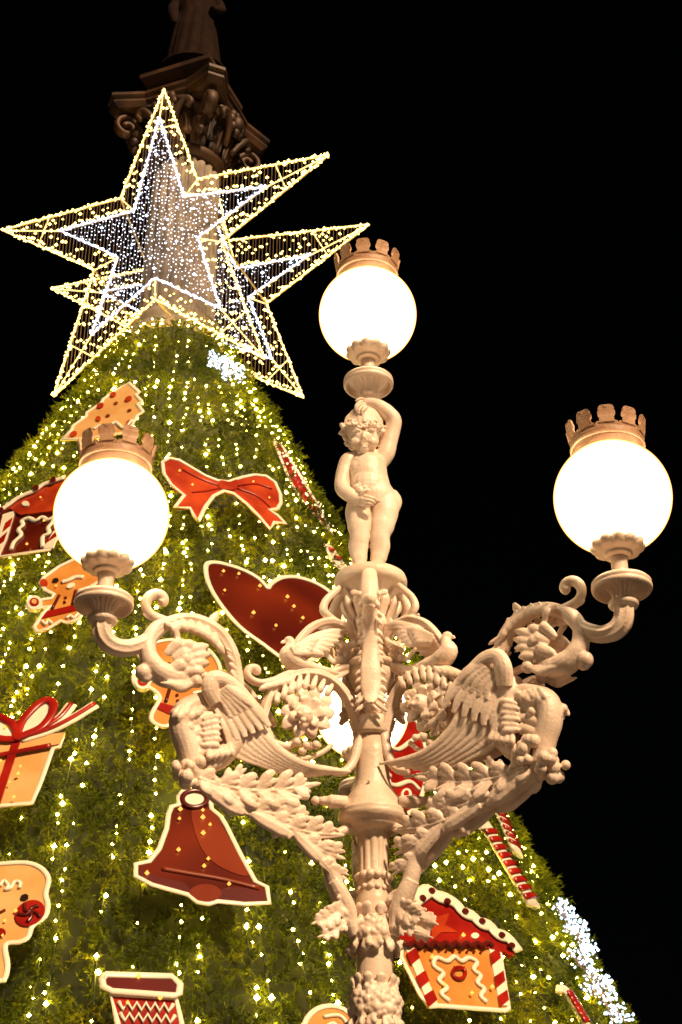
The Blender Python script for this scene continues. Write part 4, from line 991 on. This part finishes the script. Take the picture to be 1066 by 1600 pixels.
for az in (rad(-3), rad(118), rad(-122)):
    d = armdir(az); q = bpy.data.objects.new('front_leaf', me_leaf); link(q, lamp); q.rotation_euler = (0, 0, math.atan2(d.y, d.x))
    h = bpy.data.objects.new('animal_head', me_head); link(h, q)
# leaves and knobs under the stand
mb = MB()
for i in range(12):
    a = 2 * math.pi * i / 12; ca, sa = math.cos(a), math.sin(a); r = lm(34, 950)
    mb.lobe(V(r * .7 * ca, r * .7 * sa, lz(985)), V(r * 1.25 * ca, r * 1.25 * sa, lz(940)), .022, .012, ref=(ca, sa, 0), lift=.014)
    mb.lobe(V(r * .6 * ca, r * .6 * sa, lz(1012)), V(r * 1.0 * ca, r * 1.0 * sa, lz(975)), .02, .012, ref=(ca, sa, 0), lift=.012)
    mb.ball(V(r * 1.2 * ca, r * 1.2 * sa, lz(952)), .02, 8, 6)
    mb.ball(V(lm(26, 1010) * ca, lm(26, 1010) * sa, lz(1022)), .015, 8, 6)
fuse(mb.build('acanthus_cup', M['iron'], lamp), .0035, 2)
# pegs and screws on the bell collar
mb = MB()
for (px_, py_, r) in ((539, 1258, 3), (615, 1258, 3), (577, 1216, 2.5), (575, 1228, 2)):
    c = atY(px_, py_, LY - .11) - V(LX, LY, 0); q = lm(40 if py_ > 1240 else 34, py_); c.y = -math.sqrt(max(q * q - c.x * c.x, .0004)); mb.ball(c, r * .0026, 8, 6)
mb.build('screws', M['iron_dark'], lamp)
for sg in (-1, 1):
    m2 = MB(); a = V(sg * .10, -.06, lz(1262)); m2.tube([a, a + V(sg * .06, -.01, .0), a + V(sg * .075, -.01, 0), a + V(sg * .11, -.02, .002)], [.024, .026, .021, .012], (0, 0, 1), 14, 2); m2.ball(a + V(sg * .12, -.02, 0), .018); m2.build('spigot', M['iron'], lamp)

# ============================================================ CHERUB
def Q(px, py, dy=0.): return atY(px, py, LY + dy) - V(LX, LY, 0)
kk = 6.85 / FPX
mb = MB()
def Tb(pts, rr, n=32, ref=(0, 1, 0), sub=8): mb.tube([Q(*p) for p in pts], [(r[0] * kk, r[1] * kk) if isinstance(r, tuple) else r * kk for r in rr], ref, n, sub)
# torso
Tb([(573, 700, .0), (573, 714, .0), (574, 728, -.01), (576, 745, -.01), (579, 762, -.005), (583, 780, .0), (584, 796, .0)], [12, (24, 15), (29, 24), (29, 26), (30, 27), (35, 29), (30, 25)])
mb.ball(Q(575, 756, -.045), (24 * kk, 16 * kk, 26 * kk), 14, 10)                      # round belly
for dx in (-13, 13): mb.ball(Q(573 + dx, 730, -.045), (13 * kk, 9 * kk, 13 * kk), 12, 8)    # chest
for dx in (-16, 17): mb.ball(Q(583 + dx, 790, .05), (19 * kk, 20 * kk, 22 * kk), 12, 8)     # seat
Tb([(612, 770, 0), (618, 784, 0), (612, 804, 0)], [8, 10, 8])
# arm across the hips
Tb([(556, 717, 0), (545, 721, -.01), (539, 735, -.015), (535, 752, -.02), (536, 764, -.035), (546, 773, -.065), (558, 779, -.078), (568, 780, -.085)], [11, 13.5, 12.5, 11.5, 11.5, 11, 9, 8.5])
mb.ball(Q(569, 779, -.088), (9.5 * kk, 7 * kk, 7.5 * kk), 10, 8)
# raised arm over the head
Tb([(594, 722, 0), (603, 708, 0), (608, 690, -.005), (613, 672, -.01), (615, 657, -.02), (606, 645, -.03), (594, 636, -.035), (582, 631, -.035), (570, 631, -.03)], [13, 14, 13, 12.5, 12.5, 12, 11, 9.5, 9])
mb.ball(Q(568, 632, -.03), (10 * kk, 8 * kk, 7 * kk), 10, 8)
# legs
Tb([(566, 782, 0), (561, 800, -.01), (561, 820, -.02), (562, 838, -.02), (560, 854, -.005), (561, 870, 0), (562, 884, 0), (562, 893, 0)], [20, 20.5, 17.5, 14.5, 15, 12.5, 9.5, 10])
Tb([(600, 782, 0), (601, 800, -.01), (598, 820, -.015), (594, 838, -.015), (594, 854, .0), (592, 870, .005), (588, 884, .005), (587, 893, 0)], [22, 21, 18, 14.5, 15, 12.5, 9.5, 10])
for x_ in (562, 594): mb.ball(Q(x_, 837, -.035), (9 * kk, 7 * kk, 8 * kk), 10, 7)
for x_, o_ in ((562, -3), (587, 4)): Tb([(x_, 894, .02), (x_, 897, -.03), (x_ + o_, 897, -.085), (x_ + o_ * 1.5, 896, -.115)], [8, 9, 8.5, 5.5])
# neck and head
Tb([(573, 716, 0), (572, 704, -.01), (570, 694, -.015)], [13, 12, 12])
hc = (569, 674)
mb.ball(Q(570, 670, -.01), (29 * kk, 28 * kk, 32 * kk), 20, 14)
mb.ball(Q(569, 689, -.034), (23 * kk, 21 * kk, 17 * kk), 18, 12)
for dx in (-12.5, 12.5): mb.ball(Q(569 + dx, 691, -.062), (9 * kk, 8 * kk, 8 * kk), 12, 8)   # cheeks
mb.ball(Q(569, 702, -.075), (7.5 * kk, 5 * kk, 5 * kk), 10, 8)                        # chin
mb.tube([Q(569, 674, -.088), Q(569, 680, -.098), Q(569, 685, -.108)], [2.4 * kk, 2.8 * kk, 3.6 * kk], (0, 1, 0), 10, 3)     # nose
for dx in (-3.2, 3.2): mb.ball(Q(569 + dx, 686.5, -.100), 2.2 * kk, 8, 6)
for dx in (-11, 11): mb.tube([Q(569 + dx - 7, 674.5, -.080), Q(569 + dx, 671.5, -.092), Q(569 + dx + 6, 673.5, -.086)], [2.2 * kk, 2.8 * kk, 2.2 * kk], (0, 1, 0), 8, 3)
mb.tube([Q(562.5, 694.8, -.088), Q(566, 693.2, -.096), Q(569, 694, -.097), Q(572, 693.2, -.096), Q(575.5, 694.8, -.088)], [1.2 * kk, 2.0 * kk, 1.8 * kk, 2.0 * kk, 1.2 * kk], (0, 1, 0), 8, 3)
mb.tube([Q(563.5, 697.6, -.086), Q(569, 698.2, -.094), Q(574.5, 697.6, -.086)], [1.3 * kk, 2.5 * kk, 1.3 * kk], (0, 1, 0), 8, 3)
body = fuse(mb.build('cherub', M['iron'], lamp), .003, 1, .5)
body['label'] = 'naked curly-haired cherub with one arm over its head, carrying the top lamp'
# eyes
for dx in (-10.5, 10.5):
    e_ = MB(); e_.ball(Q(569 + dx, 679, -.079), (4.4 * kk, 3.2 * kk, 2.5 * kk), 10, 8); e_.build('eye', M['iron'], body)
# fingers: each a chain
def fingers(pts_list, r0, off=0.):
    m2 = MB()
    for P_ in pts_list: m2.tube([Q(p[0], p[1], p[2] + off) for p in P_], [r0 * kk, r0 * .95 * kk, r0 * .85 * kk, r0 * .6 * kk], (0, 1, 0), 8, 3)
    return m2.build('fingers', M['iron'], body)
fingers([[(566, 776, -.13), (575, 776, -.150), (583, 778, -.150), (588, 781, -.135)], [(566, 780, -.135), (575, 781, -.152), (582, 783, -.150), (586, 786, -.135)], [(565, 784, -.13), (573, 785, -.145), (579, 787, -.145), (583, 789, -.13)], [(563, 787, -.12), (569, 789, -.135), (574, 791, -.135), (577, 792, -.12)], [(562, 775, -.13), (566, 769, -.15), (570, 766, -.155), (573, 766, -.15)]], 2.7, .036)
fingers([[(570, 628, -.03), (563, 628, -.05), (557, 633, -.06), (555, 639, -.06)], [(570, 631, -.05), (563, 632, -.07), (558, 637, -.078), (557, 643, -.075)], [(571, 634, -.06), (565, 636, -.085), (561, 641, -.09), (560, 646, -.085)], [(573, 636, -.065), (569, 639, -.09), (566, 643, -.092), (566, 648, -.085)], [(572, 626, -.02), (566, 623, -.03), (560, 624, -.035), (556, 627, -.035)]], 2.8)
m2 = MB()                                                           # the fruit held at the belly
for (x_, y_, d_, r_) in ((562, 765, -.12, 6), (570, 762, -.12, 5), (557, 761, -.10, 5), (566, 769, -.135, 4.5), (575, 767, -.12, 4), (562, 758, -.10, 4)): m2.ball(Q(x_, y_, d_ + .025), r_ * kk, 10, 7)
fuse(m2.build('fruit', M['iron'], body), .003, 1)
# hair: curls everywhere but the face
m2 = MB(); random.seed(11)
m2.ball(Q(570, 662, .012), (30 * kk, 30 * kk, 27 * kk), 20, 14)
def curl(x_, y_, d_, r_):
    a0 = random.uniform(0, 6.28); c = Q(x_, y_, d_)
    pts = [c + V(math.cos(a0 + i * 1.1), -.25 * i / 5, math.sin(a0 + i * 1.1)) * (r_ * kk * (1 - i / 8)) for i in range(6)]
    m2.tube(pts, [r_ * .42 * kk] * 5 + [r_ * .3 * kk], (0, 1, 0), 8, 3)
    m2.ball(c + V(0, .01, 0), r_ * .8 * kk, 8, 6)
for (x_, y_, d_, r_) in [(541, 664, -.03, 8), (538, 673, -.01, 8), (542, 683, -.01, 7.5), (546, 692, .0, 6.5), (551, 699, .0, 5), (547, 659, -.06, 7), (555, 661, -.085, 5.5), (563, 665, -.095, 4.5), (571, 664, -.097, 4), (577, 661, -.09, 5.5), (585, 662, -.08, 6), (593, 665, -.06, 7), (598, 672, -.04, 7), (600, 681, -.02, 7), (596, 689, -.01, 6)]:
    curl(x_, y_, d_, r_)
for i in range(19):                                                 # combed strands over the dome
    u = i / 18; x_ = 541 + 56 * u; side_ = abs(u - .5) * 2
    m2.tube([Q(571, 641, .03), Q(571 + (x_ - 571) * .55, 641 + 3 * side_, -.035 + .02 * side_), Q(571 + (x_ - 571) * .9, 649 + 3 * side_, -.075 + .05 * side_), Q(x_ + random.uniform(-1.5, 1.5), 659 + random.uniform(-1, 3), -.088 + .06 * side_)], [2.4 * kk, 3.2 * kk, 3.4 * kk, 2.6 * kk], (0, 1, 0), 8, 3)
for i in range(26):
    a = random.uniform(.3, 2.84); b = random.uniform(-.6, 1.2); c = Q(570, 664, .02) + V(math.cos(b) * math.cos(a) * 30 * kk, abs(math.cos(b) * math.sin(a)) * 30 * kk, math.sin(b) * 28 * kk)
    m2.ball(c, random.uniform(6, 8) * kk, 8, 6)
fuse(m2.build('hair', M['iron'], body), .003, 1, .4)
